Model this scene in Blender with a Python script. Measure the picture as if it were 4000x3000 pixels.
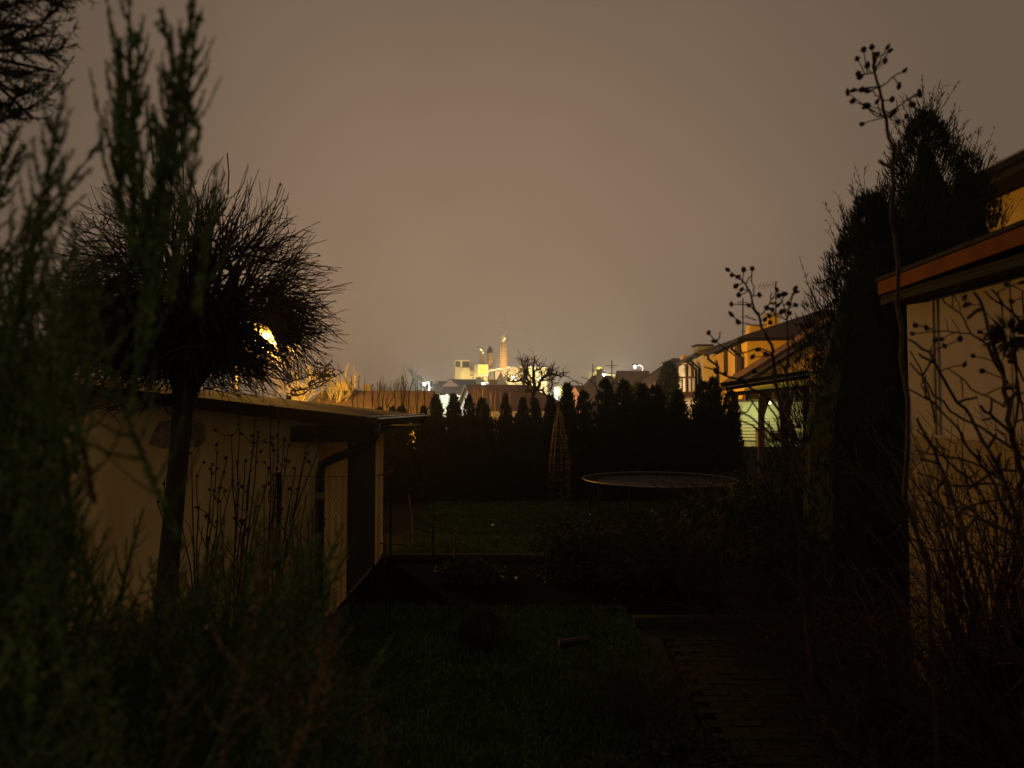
import bpy, math, random
import numpy as np
from math import sin, cos, pi, radians, sqrt
from mathutils import Vector
random.seed(7); RNG = np.random.default_rng(7)
for o in list(bpy.data.objects): bpy.data.objects.remove(o)
SC = bpy.context.scene; COL = SC.collection

# ------------------------------------------------------------------ camera
F, PITCH, EYE = 2667.0, radians(2.15), 2.3       # focal length in photo pixels, upward tilt, eye height in metres
cd = bpy.data.cameras.new('camera'); cam = bpy.data.objects.new('camera', cd); COL.objects.link(cam)
cam.location = (0, 0, EYE); cam.rotation_euler = (radians(90) + PITCH, 0, 0)
cd.sensor_width = 36; cd.lens = 24; cd.clip_start = .05; cd.clip_end = 3000
cd.dof.use_dof = True; cd.dof.focus_distance = 20; cd.dof.aperture_fstop = 2.7
SC.camera = cam

# ------------------------------------------------------------------ night sky: town light on low cloud
wd = bpy.data.worlds.new('World'); SC.world = wd; wd.use_nodes = True
def build_sky():
    nt = wd.node_tree; N = nt.nodes; L = nt.links
    N.clear()
    out = N.new('ShaderNodeOutputWorld'); bg = N.new('ShaderNodeBackground'); L.new(bg.outputs[0], out.inputs[0])
    tc = N.new('ShaderNodeTexCoord')
    nrm = N.new('ShaderNodeVectorMath'); nrm.operation = 'NORMALIZE'; L.new(tc.outputs['Generated'], nrm.inputs[0])
    dot = N.new('ShaderNodeVectorMath'); dot.operation = 'DOT_PRODUCT'; L.new(nrm.outputs[0], dot.inputs[0])
    g = Vector((sin(radians(-1)) * cos(radians(6)), cos(radians(-1)) * cos(radians(6)), sin(radians(6))))
    dot.inputs[1].default_value = g
    ac = N.new('ShaderNodeMath'); ac.operation = 'ARCCOSINE'; L.new(dot.outputs['Value'], ac.inputs[0])
    dv = N.new('ShaderNodeMath'); dv.operation = 'DIVIDE'; L.new(ac.outputs[0], dv.inputs[0]); dv.inputs[1].default_value = pi
    cr = N.new('ShaderNodeValToRGB'); L.new(dv.outputs[0], cr.inputs[0])
    els = [(0, (.304, .205, .128)), (.05, (.280, .188, .120)), (.10, (.236, .159, .105)), (.15, (.180, .123, .083)),
           (.20, (.140, .098, .067)), (.25, (.130, .092, .063)), (.5, (.130, .092, .063)), (1, (.130, .092, .063))]
    r = cr.color_ramp
    while len(r.elements) < len(els): r.elements.new(.5)
    for e, (p, c) in zip(r.elements, els): e.position = p; e.color = (*c, 1)
    # faint cloud structure
    nz = N.new('ShaderNodeTexNoise'); nz.inputs['Scale'].default_value = 2.2; nz.inputs['Detail'].default_value = 3
    L.new(nrm.outputs[0], nz.inputs['Vector'])
    mr = N.new('ShaderNodeMapRange'); L.new(nz.outputs['Fac'], mr.inputs[0])
    mr.inputs[1].default_value = .25; mr.inputs[2].default_value = .75; mr.inputs[3].default_value = .90; mr.inputs[4].default_value = 1.09
    mul = N.new('ShaderNodeVectorMath'); mul.operation = 'SCALE'; L.new(cr.outputs[0], mul.inputs[0]); L.new(mr.outputs[0], mul.inputs['Scale'])
    L.new(mul.outputs[0], bg.inputs[0]); bg.inputs[1].default_value = 1.0
build_sky()
vs = SC.view_settings; vs.view_transform = 'Standard'; vs.look = 'None'; vs.exposure = 0; vs.gamma = 1; vs.use_curve_mapping = False
SC.render.engine = 'CYCLES'
SC.cycles.max_bounces = 5; SC.cycles.volume_bounces = 0; SC.cycles.sample_clamp_indirect = 3; SC.cycles.use_denoising = True
SC.cycles.caustics_reflective = False; SC.cycles.caustics_refractive = False

# ------------------------------------------------------------------ helpers
def W(u, v, d):
    """World point at depth d (metres along +Y) seen at photo pixel u, v (4000 x 3000)."""
    a = (u - 2000) / F; b = (1500 - v) / F
    s = d / (cos(PITCH) - b * sin(PITCH))
    return Vector((a * s, d, EYE + (sin(PITCH) + b * cos(PITCH)) * s))
def M(name, col, rough=.8, var=.25, scale=6, bump=0, spec=.3, metal=0, col2=None, emit=None, power=0, stretch=None):
    m = bpy.data.materials.new(name); m.use_nodes = True
    nt = m.node_tree; N = nt.nodes; L = nt.links; b = N['Principled BSDF']
    b.inputs['Roughness'].default_value = rough; b.inputs['Metallic'].default_value = metal
    b.inputs['Specular IOR Level'].default_value = spec
    b.inputs['Base Color'].default_value = (*col, 1)
    if emit:
        b.inputs['Emission Color'].default_value = (*emit, 1); b.inputs['Emission Strength'].default_value = power
    if var > 0 or col2:
        tc = N.new('ShaderNodeTexCoord'); nz = N.new('ShaderNodeTexNoise')
        nz.inputs['Scale'].default_value = scale; nz.inputs['Detail'].default_value = 5; nz.inputs['Roughness'].default_value = .65
        if stretch:
            mp = N.new('ShaderNodeMapping'); mp.inputs['Scale'].default_value = stretch
            L.new(tc.outputs['Object'], mp.inputs[0]); L.new(mp.outputs[0], nz.inputs['Vector'])
        else: L.new(tc.outputs['Object'], nz.inputs['Vector'])
        cr = N.new('ShaderNodeValToRGB'); L.new(nz.outputs['Fac'], cr.inputs[0])
        lo = col2 or tuple(c * (1 - var) for c in col); hi = col if col2 else tuple(min(1, c * (1 + var)) for c in col)
        cr.color_ramp.elements[0].position = .32; cr.color_ramp.elements[0].color = (*lo, 1)
        cr.color_ramp.elements[1].position = .68; cr.color_ramp.elements[1].color = (*hi, 1)
        L.new(cr.outputs[0], b.inputs['Base Color'])
        if bump:
            bp = N.new('ShaderNodeBump'); bp.inputs['Strength'].default_value = bump; bp.inputs['Distance'].default_value = .02
            L.new(nz.outputs['Fac'], bp.inputs['Height']); L.new(bp.outputs[0], b.inputs['Normal'])
    return m
def tag(o, label=None, cat=None, group=None, kind=None):
    for k, v in (('label', label), ('category', cat), ('group', group), ('kind', kind)):
        if v: o[k] = v
    return o
LOC = {}
def thing(name, loc, label, cat, group=None):
    o = bpy.data.objects.new(name, None); COL.objects.link(o); o.location = loc; o.empty_display_size = .2
    LOC[o] = Vector(loc)
    return tag(o, label, cat, group)
def root_loc(o):
    while o is not None:
        if o in LOC: return LOC[o]
        o = o.parent
    return Vector((0, 0, 0))
def link(name, me, mat, parent=None):
    o = bpy.data.objects.new(name, me); COL.objects.link(o)
    if mat: me.materials.append(mat)
    if parent: o.parent = parent
    return o
class MB:
    def __init__(s): s.v = []; s.f = []
    def add(s, vs, fs):
        n = len(s.v); s.v += [tuple(v) for v in vs]; s.f += [tuple(i + n for i in f) for f in fs]; return s
    def box(s, x0, x1, y0, y1, z0, z1):
        return s.add([(x0,y0,z0),(x1,y0,z0),(x1,y1,z0),(x0,y1,z0),(x0,y0,z1),(x1,y0,z1),(x1,y1,z1),(x0,y1,z1)],
                     [(0,3,2,1),(4,5,6,7),(0,1,5,4),(1,2,6,5),(2,3,7,6),(3,0,4,7)])
    def beam(s, a, b, w, h, up=(0,0,1)):
        a = Vector(a); b = Vector(b); d = (b - a).normalized(); r = d.cross(Vector(up))
        if r.length < 1e-4: r = d.cross(Vector((0,1,0)))
        r.normalize(); t = r.cross(d).normalized()
        q = [(-.5,-.5),(.5,-.5),(.5,.5),(-.5,.5)]
        return s.add([p + r*(i*w) + t*(j*h) for p in (a, b) for i, j in q], [(0,1,2,3),(7,6,5,4),(0,4,5,1),(1,5,6,2),(2,6,7,3),(3,7,4,0)])
    def tube(s, pts, rad, n=8, cap=True):
        pts = [Vector(p) for p in pts]
        if not isinstance(rad, (list, tuple)): rad = [rad] * len(pts)
        vs = []; fs = []
        ref = None
        for i, p in enumerate(pts):
            d = (pts[min(i+1, len(pts)-1)] - pts[max(i-1, 0)]).normalized()
            if ref is None: ref = d.orthogonal().normalized()
            r = (ref - d * ref.dot(d)).normalized(); ref = r; t = d.cross(r)
            for k in range(n):
                a = 2*pi*k/n; vs.append(p + (r*cos(a) + t*sin(a)) * rad[i])
        for i in range(len(pts)-1):
            for k in range(n):
                k2 = (k+1) % n; fs.append((i*n+k, i*n+k2, (i+1)*n+k2, (i+1)*n+k))
        if cap: fs.append(tuple(range(n))[::-1]); fs.append(tuple((len(pts)-1)*n + k for k in range(n)))
        return s.add(vs, fs)
    def lathe(s, c, prof, n=12):
        c = Vector(c); vs = []; fs = []
        for r, z in prof:
            for k in range(n):
                a = 2*pi*k/n; vs.append(c + Vector((r*cos(a), r*sin(a), z)))
        for i in range(len(prof)-1):
            for k in range(n):
                k2 = (k+1) % n; fs.append((i*n+k, i*n+k2, (i+1)*n+k2, (i+1)*n+k))
        fs.append(tuple(range(n))[::-1]); fs.append(tuple((len(prof)-1)*n + k for k in range(n)))
        return s.add(vs, fs)
    def solid(s, poly, ext):
        """closed prism: polygon (list of 3D points) extruded along the vector ext"""
        e = Vector(ext); n = len(poly); P = [Vector(p) for p in poly]
        return s.add(P + [p + e for p in P], [tuple(range(n))[::-1], tuple(range(n, 2*n))] + [(i, (i+1) % n, n + (i+1) % n, n + i) for i in range(n)])
    def build(s, name, mat, parent=None, smooth=False):
        o0 = root_loc(parent); me = bpy.data.meshes.new(name)
        me.from_pydata([(x-o0.x, y-o0.y, z-o0.z) for x, y, z in s.v], [], s.f); me.update()
        import bmesh
        bm = bmesh.new(); bm.from_mesh(me); bmesh.ops.recalc_face_normals(bm, faces=bm.faces); bm.to_mesh(me); bm.free()
        if smooth: me.polygons.foreach_set('use_smooth', [True] * len(me.polygons))
        return link(name, me, mat, parent)
def np_mesh(name, V, Fc, mat, parent=None, smooth=False):
    """V (n,3) world, Fc (m,k) faces"""
    o0 = np.array(root_loc(parent)); me = bpy.data.meshes.new(name)
    V = np.asarray(V, float) - o0; Fc = np.asarray(Fc, np.int32); m, k = Fc.shape
    me.vertices.add(len(V)); me.vertices.foreach_set('co', V.ravel().astype(np.float32))
    me.loops.add(m*k); me.loops.foreach_set('vertex_index', Fc.ravel())
    me.polygons.add(m); me.polygons.foreach_set('loop_start', np.arange(m, dtype=np.int32)*k)
    if smooth: me.polygons.foreach_set('use_smooth', np.ones(m, bool))
    me.update(calc_edges=True)
    return link(name, me, mat, parent)
def norm(a): return a / np.maximum(np.linalg.norm(a, axis=-1, keepdims=True), 1e-9)
def rnd(n, s=1.0): return RNG.normal(size=(n, 3)) * s
def segs(name, S, mat, parent=None, sides=3):
    """S: list/array of (p0, p1, r0, r1) rows -> open tapered prisms as one mesh"""
    S = np.asarray(S, float).reshape(-1, 8); P0, P1, R0, R1 = S[:, :3], S[:, 3:6], S[:, 6], S[:, 7]
    d = norm(P1 - P0); h = np.where(np.abs(d[:, 2:3]) > .9, np.array([[1., 0, 0]]), np.array([[0, 0, 1.]]))
    r = norm(np.cross(d, h)); t = np.cross(d, r); n = len(S); V = np.zeros((n, 2*sides, 3))
    for k in range(sides):
        a = 2*pi*k/sides; o = r*cos(a) + t*sin(a)
        V[:, k] = P0 + o*R0[:, None]; V[:, sides+k] = P1 + o*R1[:, None]
    b = (np.arange(n) * 2*sides)[:, None, None]
    q = np.array([[k, (k+1) % sides, sides + (k+1) % sides, sides + k] for k in range(sides)])[None]
    return np_mesh(name, V.reshape(-1, 3), (b + q).reshape(-1, 4), mat, parent, smooth=True)
def blades(name, P, D, Ln, Wd, mat, parent=None, side=None):
    """small pointed leaves: diamonds from P along D"""
    n = len(P); D = norm(D); s = norm(np.cross(D, rnd(n))) if side is None else side
    Ln = np.broadcast_to(Ln, (n,))[:, None]; Wd = np.broadcast_to(Wd, (n,))[:, None]
    mid = P + D*Ln*.45
    V = np.stack([P, mid + s*Wd*.5, P + D*Ln, mid - s*Wd*.5], 1)
    Fc = np.arange(n)[:, None]*4 + np.array([[0, 1, 2, 3]])
    return np_mesh(name, V.reshape(-1, 3), Fc, mat, parent)
def polyline(S, pts, r0, r1):
    for i in range(len(pts)-1):
        a = r0 + (r1-r0)*i/(len(pts)-1); b = r0 + (r1-r0)*(i+1)/(len(pts)-1)
        S.append((*pts[i], *pts[i+1], a, b))
def bez(a, b, c, n):
    return [a*(1-t)**2 + b*2*t*(1-t) + c*t*t for t in [i/n for i in range(n+1)]]
def rv(s=1.0): return Vector((random.gauss(0, s), random.gauss(0, s), random.gauss(0, s)))
def copy_tree(o, parent=None):
    c = o.copy(); COL.objects.link(c); c.parent = parent
    if o in LOC: LOC[c] = LOC[o].copy()
    for ch in list(o.children): copy_tree(ch, c)
    return c
def light(name, loc, power, col, r=.15, spot=None, aim=None, parent=None):
    l = bpy.data.lights.new(name, 'SPOT' if spot else 'POINT'); l.energy = power; l.color = col; l.shadow_soft_size = r
    o = bpy.data.objects.new(name, l); COL.objects.link(o)
    o.location = Vector(loc) - root_loc(parent) if parent else loc
    if spot:
        l.spot_size = radians(spot); l.spot_blend = .3
        o.rotation_euler = (Vector(aim) - Vector(loc)).to_track_quat('-Z', 'Y').to_euler()
    if parent: o.parent = parent
    return o

# ------------------------------------------------------------------ materials
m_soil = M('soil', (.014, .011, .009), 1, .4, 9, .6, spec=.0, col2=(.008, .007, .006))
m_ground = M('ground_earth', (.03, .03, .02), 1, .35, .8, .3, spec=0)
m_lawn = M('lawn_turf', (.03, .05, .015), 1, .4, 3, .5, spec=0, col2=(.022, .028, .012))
m_grass = M('grass_blade', (.065, .115, .03), .9, .4, 2, spec=.05)
m_concrete = M('concrete', (.26, .24, .21), .9, .3, 7, .4)
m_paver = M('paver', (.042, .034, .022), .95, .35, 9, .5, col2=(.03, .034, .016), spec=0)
m_kerb = M('kerb_stone', (.05, .045, .034), 1, .35, 12, .5, spec=0)
m_mosskerb = M('mossy_kerb', (.05, .048, .03), 1, .4, 9, .5, spec=0)
m_asphalt = M('asphalt', (.05, .05, .05), .95, .2, 12, .2)
m_wall = M('shed_plaster', (.88, .68, .30), .95, .12, 2.2, .35, col2=(.66, .47, .18), stretch=(1, 1, .35))
m_bare = M('bare_render', (.30, .24, .17), .95, .5, 22, 1.0)
m_door = M('dark_door_wood', (.035, .032, .022), .8, .4, 8, .3, stretch=(8, 8, .6))
m_roof = M('shed_felt', (.085, .058, .045), 1, .3, 4, .3, spec=.03)
m_dark = M('dark_metal', (.016, .014, .012), .8, .2, 8, spec=.1)
m_pipe = M('brown_pipe', (.022, .014, .01), .5, .3, 5, spec=.45)
m_zinc = M('zinc_edge', (.45, .42, .38), .45, .2, 8, metal=.6)
m_wire = M('wire', (.07, .06, .05), .5, .2, 20, metal=.5)
m_rust = M('red_primer', (.22, .06, .035), .7, .3, 20)
m_bark = M('bark', (.05, .038, .028), .95, .4, 14, .8, stretch=(1, 1, .25))
m_twig = M('twig', (.055, .036, .026), .85, .3, 10)
m_paletwig = M('pale_twig', (.17, .15, .10), .85, .3, 10)
m_pod = M('dry_pod', (.045, .03, .02), .9, .4, 40)
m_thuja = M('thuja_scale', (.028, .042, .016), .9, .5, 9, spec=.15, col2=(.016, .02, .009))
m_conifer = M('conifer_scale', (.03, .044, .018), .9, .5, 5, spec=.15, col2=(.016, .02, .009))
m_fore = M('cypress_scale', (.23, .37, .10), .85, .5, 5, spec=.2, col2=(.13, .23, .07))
m_tan = M('dry_cypress_tip', (.38, .24, .11), .9, .4, 6, col2=(.24, .17, .08))
m_pine = M('pine_needle', (.05, .06, .022), .85, .4, 7, spec=.2)
m_leaf = M('shrub_leaf', (.045, .055, .022), .7, .4, 9, spec=.12)
m_dry = M('dry_leaf', (.13, .10, .055), .9, .4, 14)
m_dryleaf = M('pale_dry_leaf', (.34, .25, .17), .9, .4, 14)
m_garage = M('garage_render', (.50, .44, .39), .95, .1, 2.4, .35, col2=(.38, .32, .27), stretch=(1, 1, .3))
m_garlow = M('garage_plinth', (.38, .30, .17), .95, .25, 3, .3, col2=(.26, .20, .11))
m_orange = M('orange_fascia', (.27, .095, .028), .9, .25, 3, .1, col2=(.16, .06, .02), spec=.05)
m_blackwood = M('dark_soffit', (.02, .016, .012), .9, .3, 6)
m_timber = M('timber', (.14, .085, .05), .85, .3, 5, .2, stretch=(1, 1, .3))
m_yellow = M('yellow_render', (.74, .54, .15), .95, .1, .7, .15, col2=(.56, .37, .10))
m_cream = M('cream_render', (.66, .58, .42), .95, .12, .6, .1)
m_white = M('white_render', (.78, .76, .72), .95, .05, .6)
m_pink = M('pink_render', (.70, .45, .33), .95, .1, .6)
m_tile = M('roof_tile', (.15, .085, .06), .9, .3, 3)
m_tilegrey = M('roof_slate', (.11, .078, .058), .9, .3, 2)
m_redtile = M('roof_red', (.050, .030, .030), .9, .35, 2, stretch=(3, .3, .3))
m_brick = M('chimney_brick', (.58, .27, .075), .9, .3, 3)
m_band = M('pale_band', (.62, .50, .36), .8, .1, 1)
m_silver = M('silver_cowl', (.72, .66, .52), .35, .15, 1.2, metal=.7)
m_louver = M('louver', (.045, .04, .034), .8, .15, 2)
m_fcream = M('plant_render', (.66, .56, .33), .95, .15, .12)
m_fyellow = M('plant_yellow', (.72, .56, .16), .9, .1, .15)
m_glass = M('window_glass', (.05, .035, .02), .7, 0, spec=.02)
m_frame = M('window_frame', (.5, .42, .32), .7, .1)
m_mat = M('trampoline_mat', (.02, .024, .03), .8, .2, 8)
m_tube = M('galvanised_tube', (.24, .235, .22), .5, .3, 14, metal=.3)
m_siding = M('pale_siding', (.72, .74, .60), .8, .08, 2)
m_paper = M('white_scrap', (.8, .77, .7), .8, .1, 9)
m_gravel = M('grey_render', (.11, .105, .11), .9, .2, 4, .3)
SOD, WARM, COOL, GREEN = (1, .52, .09), (1, .78, .40), (.90, 1, .86), (.88, 1, .42)
def lens_mat(name, col, power): return M(name, (.8, .8, .8), .4, 0, emit=col, power=power)

# ================================================================== the ground
def sheet(name, pts, mat, z=0.0, kind='structure', label=None):
    mb = MB(); mb.add([(x, y, z) for x, y in pts], [tuple(range(len(pts)))])
    o = mb.build(name, mat); return tag(o, label, kind=kind)
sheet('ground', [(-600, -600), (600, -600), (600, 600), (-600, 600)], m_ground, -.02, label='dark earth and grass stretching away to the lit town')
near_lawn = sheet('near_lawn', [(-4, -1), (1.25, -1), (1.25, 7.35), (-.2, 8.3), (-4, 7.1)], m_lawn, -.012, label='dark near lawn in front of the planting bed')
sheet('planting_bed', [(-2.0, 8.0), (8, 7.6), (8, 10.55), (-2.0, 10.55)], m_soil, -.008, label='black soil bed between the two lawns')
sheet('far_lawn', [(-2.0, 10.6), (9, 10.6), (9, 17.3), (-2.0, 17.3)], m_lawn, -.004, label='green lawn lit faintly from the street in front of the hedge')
sheet('street', [(-70, 52), (70, 52), (70, 58), (-70, 58)], m_asphalt, -.012, label='dark street behind the hedge')
kb = MB()
kb.box(-2.0, 1.1, 10.52, 10.62, -.1, .085)
tag(kb.build('lawn_kerb', m_kerb), 'low concrete kerb along the near edge of the far lawn', kind='structure')
# grass blades
def grass(n, x0, x1, y0, y1, h, name, label, keep=None):
    P = np.stack([RNG.uniform(x0, x1, n), y0 + (y1-y0)*RNG.uniform(0, 1, n)**1.3, np.full(n, -.012)], 1)
    if keep is not None: P = P[keep(P)]
    n = len(P); D = np.stack([RNG.normal(0, .5, n), RNG.normal(0, .5, n), np.ones(n)], 1)
    cl = .6 + .8*(np.sin(P[:, 0]*3.1 + 1.3*np.sin(P[:, 1]*2.3)) * np.sin(P[:, 1]*2.7 + P[:, 0]) * .5 + .5)
    o = blades(name, P, D, h*cl*RNG.uniform(.6, 1.4, n), .006 + .001*P[:, 1], m_grass); tag(o, label, kind='stuff')
grass(60000, -3.2, 1.3, 3.2, 8.1, .05, 'grass', 'short dark grass of the near lawn')
grass(30000, -1.95, 6, 10.65, 17.2, .05, 'grass', 'short grass of the far lawn before the hedge')
# fallen leaves
n = 170; P = np.stack([RNG.uniform(-2, 3.4, n), RNG.uniform(3.6, 9.6, n), np.full(n, .025)], 1)
tag(blades('fallen_leaves', P, np.stack([RNG.normal(size=n), RNG.normal(size=n), RNG.normal(0, .25, n)], 1), RNG.uniform(.02, .05, n), RNG.uniform(.012, .03, n), m_dry), 'scattered dry leaves and twigs on lawn and bed', kind='stuff')
# garden path of pavers with a rough kerb
path = tag(sheet('garden_path', [(1.22, 3.2), (2.12, 3.2), (2.5, 6.95), (1.5, 6.95)], m_soil, .0), 'brick paved garden path running towards the house wall', kind='structure')
pav = MB().box(-.096, .096, -.046, .046, -.03, .03); pm = None
row = 0; y = 3.75
while y < 6.9:
    t = (y-3.2)/3.75; xl = 1.27 + .26*t; xr = 2.08 + .38*t; x = xl + (.1 if row % 2 else 0)
    while x + .1 < xr:
        if pm is None:
            po = pav.build('paver', m_paver, path); pm = po.data
        else:
            po = bpy.data.objects.new('paver', pm); COL.objects.link(po); po.parent = path
        po.location = (x+.1, y, .008 + random.uniform(-.006, .008)); po.rotation_euler = (random.gauss(0, .02), random.gauss(0, .02), random.gauss(0, .02))
        x += .206
    y += .106; row += 1
km = None
for i in range(8):
    if km is None:
        ko = MB().box(-.05, .05, -.22, .22, -.08, .09).build('kerb_stone', m_kerb, path); km = ko.data
    else:
        ko = bpy.data.objects.new('kerb_stone', km); COL.objects.link(ko); ko.parent = path
    yy = 3.5 + .47*i; ko.location = (2.17 + .1*(yy-3.5)*1.02 + random.gauss(0, .015), yy, random.gauss(0, .015)); ko.rotation_euler = (random.gauss(0, .03), random.gauss(0, .05), -.1 + random.gauss(0, .04))
tag(MB().box(1.3, 3.35, 7.34, 7.44, -.1, .09).build('bed_edging', m_mosskerb), 'low edging slab across the end of the paved path', kind='structure')

# ================================================================== plaster garden shed (left)
sh = thing('garden_shed', (-2.03, 7.2, 0), 'low ochre plastered shed with a dark plank door and brown downpipe', 'shed')
SX = -2.03
def roofz(x): return 2.215 + .115*(-1.45 - x)
wallpoly = [(-7.5, 7.2, 0), (SX, 7.2, 0), (SX, 7.2, roofz(SX)-.12), (-7.5, 7.2, roofz(-7.5)-.12)]
MB().solid(wallpoly, (0, 3.6, 0)).build('wall', m_wall, sh)
MB().solid([(-7.7, 6.95, roofz(-7.7)), (-1.45, 6.95, roofz(-1.45)), (-1.45, 6.95, roofz(-1.45)-.07), (-7.7, 6.95, roofz(-7.7)-.07)], (0, 4.2, 0)).build('roof', m_roof, sh)
MB().solid([(-7.7, 6.92, roofz(-7.7)+.012), (-1.47, 6.92, roofz(-1.47)+.012), (-1.47, 6.92, roofz(-1.47)-.115), (-7.7, 6.92, roofz(-7.7)-.10)], (0, -.03, 0)).build('verge_board', m_dark, sh)
MB().box(-2.26, -1.47, 6.96, 7.18, 1.97, 2.13).build('verge_beam', m_blackwood, sh)
g = MB()
for z, x in ((2.20, -1.40), ):
    g.add([(x-.09, 6.95, z), (x-.075, 6.95, z-.07), (x-.02, 6.95, z-.08), (x+.02, 6.95, z-.05), (x+.03, 6.95, z+.005),
           (x-.09, 11.1, z), (x-.075, 11.1, z-.07), (x-.02, 11.1, z-.08), (x+.02, 11.1, z-.05), (x+.03, 11.1, z+.005)],
          [(0,1,6,5),(1,2,7,6),(2,3,8,7),(3,4,9,8)])
go = g.build('gutter', m_dark, sh)
MB().tube([(-1.365, 6.95, 2.207), (-1.365, 11.1, 2.207)], .011, 6).build('gutter_lip', m_zinc, go)
MB().beam((-1.452, 6.94, 2.231), (-1.452, 11.15, 2.231), .05, .014).build('drip_edge', m_zinc, sh)
MB().box(-2.02, -1.46, 7.25, 11.0, 2.03, 2.06).build('soffit', m_blackwood, sh)
MB().tube([(-1.42, 7.15, 2.16), (-1.43, 7.15, 2.03), (-1.5, 7.15, 1.93), (-1.62, 7.15, 1.875), (-1.86, 7.15, 1.79), (-1.98, 7.15, 1.73), (-2.0, 7.15, 1.62), (-2.0, 7.15, 0)],
          .046, 12).build('downpipe', m_pipe, sh, True)
MB().tube([(-2.0, 7.15, 1.44), (-2.0, 7.15, 1.36)], .053, 12).build('pipe_joint', m_bare, sh, True)
# door on the side face, made of planks
dr = MB().box(SX-.05, SX+.012, 8.53, 9.98, .05, 1.88).build('door', m_door, sh)
for k in range(9):
    y0 = 8.55 + k*.158; MB().box(SX+.014, SX+.034, y0, y0+.138, .06, 1.83).build('plank', m_door, dr)
MB().box(SX+.003, SX+.03, 8.47, 8.52, 0, 1.95).build('door_jamb', m_door, dr); MB().box(SX+.003, SX+.03, 9.99, 10.04, 0, 1.95).build('door_jamb', m_door, dr)
def patch(uvs, d):
    mb = MB(); P = [W(u, v, d) for u, v in uvs]; mb.solid([(p.x, 7.197, p.z) for p in P], (0, -.006, 0)); return mb
patch([(580, 1735), (600, 1690), (625, 1645), (690, 1640), (705, 1690), (700, 1742), (640, 1752)], 7.2).build('bare_patch', m_bare, sh)
patch([(735, 1645), (765, 1640), (795, 1660), (802, 1720), (770, 1750), (730, 1745)], 7.2).build('bare_patch', m_bare, sh)

# chain-link fence in front of the shed
fe = thing('wire_fence', (-2.3, 6.95, 0), 'sagging chain link fence stretched in front of the shed door', 'fence')
S = []; st = .062; nz = 26
xs = np.arange(-2.34, -1.2, st)
for i, x in enumerate(xs):
    for sgn in (0, 1):
        for k in range(nz):
            z0 = .02 + k*st; a = (k + sgn) % 2
            x0 = x + (a-.0)*st*.5 - st*.25; x1 = x + (1-a)*st*.5 - st*.25
            yo = 6.95 + (.004 if sgn else -.004)
            S.append((x0, yo + random.gauss(0, .003), z0, x1, yo + random.gauss(0, .003), z0+st, .0022, .0022))
tag(segs('wire_mesh', S, m_wire, fe), kind='stuff')
MB().tube([(-2.36, 6.95, 1.63), (-1.9, 6.95, 1.62), (-1.5, 6.95, 1.625), (-1.2, 6.95, 1.64)], .003, 5).build('top_wire', m_wire, fe)
MB().tube([(-2.36, 6.95, 0), (-2.36, 6.95, 1.66)], .024, 8).build('post', m_dark, fe)
MB().tube([(-1.23, 6.95, 0), (-1.23, 6.95, 1.6), (-1.2, 6.95, 1.69)], .012, 6).build('post', m_dark, fe)
MB().beam((-1.36, 6.95, 1.63), (-1.2, 6.95, 1.69), .02, .02).build('brace', m_rust, fe)
# low rail with posts at the lawn edge
lr = thing('low_rail', (-1.9, 10.45, 0), 'thin weathered pole rail on posts above the lawn kerb', 'rail')
MB().tube([(-2.0, 10.45, .27), (-1.4, 10.45, .245), (-.75, 10.45, .23)], .012, 6).build('rail', m_timber, lr)
MB().tube([(-.87, 10.45, 0), (-.865, 10.45, .42)], .022, 6).build('post', m_timber, lr)
MB().tube([(-1.92, 10.45, -.1), (-1.93, 10.45, .36)], .018, 6).build('post', m_timber, lr)

# ================================================================== garage on the right
GX, GY = 3.4, 5.85
ga = thing('garage', (GX, GY, 0), 'pale rendered garage wall under a black eave with an orange fascia board', 'garage')
MB().box(GX, GX+4, .6, GY, 2.1, 3.2).build('wall', m_garage, ga)
MB().box(GX-.02, GX+4, .6, GY+.01, 0, 2.09).build('plinth', m_garlow, ga)
MB().box(GX-.03, GX-.004, .6, GY, 2.075, 2.1).build('ledge', m_garage, ga)
MB().tube([(GX-.02, 5.45, 0), (GX-.02, 5.45, 3.18)], .011, 6).build('conduit', m_garlow, ga)
for yy in (4.63,): MB().box(GX-.004, GX, yy, yy+.012, 2.1, 3.2).build('joint_strip', m_garlow, ga)
MB().box(GX-.215, GX+4, .5, GY+.02, 3.203, 3.25).build('soffit', m_blackwood, ga)
MB().box(GX-.21, GX+4, .5, GY+.01, 3.255, 3.28).build('rafter_box', m_blackwood, ga)
FX = GX-.25
MB().solid([(FX, .5, 3.40), (FX, GY-.01, 3.285), (FX, GY-.01, 3.395), (FX, .5, 3.51)], (.03, 0, 0)).build('fascia', m_orange, ga)
MB().solid([(FX, .5, 3.52), (FX, GY+.03, 3.405), (GX+4, GY+.03, 3.6), (GX+4, .5, 3.72)], (0, 0, .03)).build('roof', m_blackwood, ga)

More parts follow.
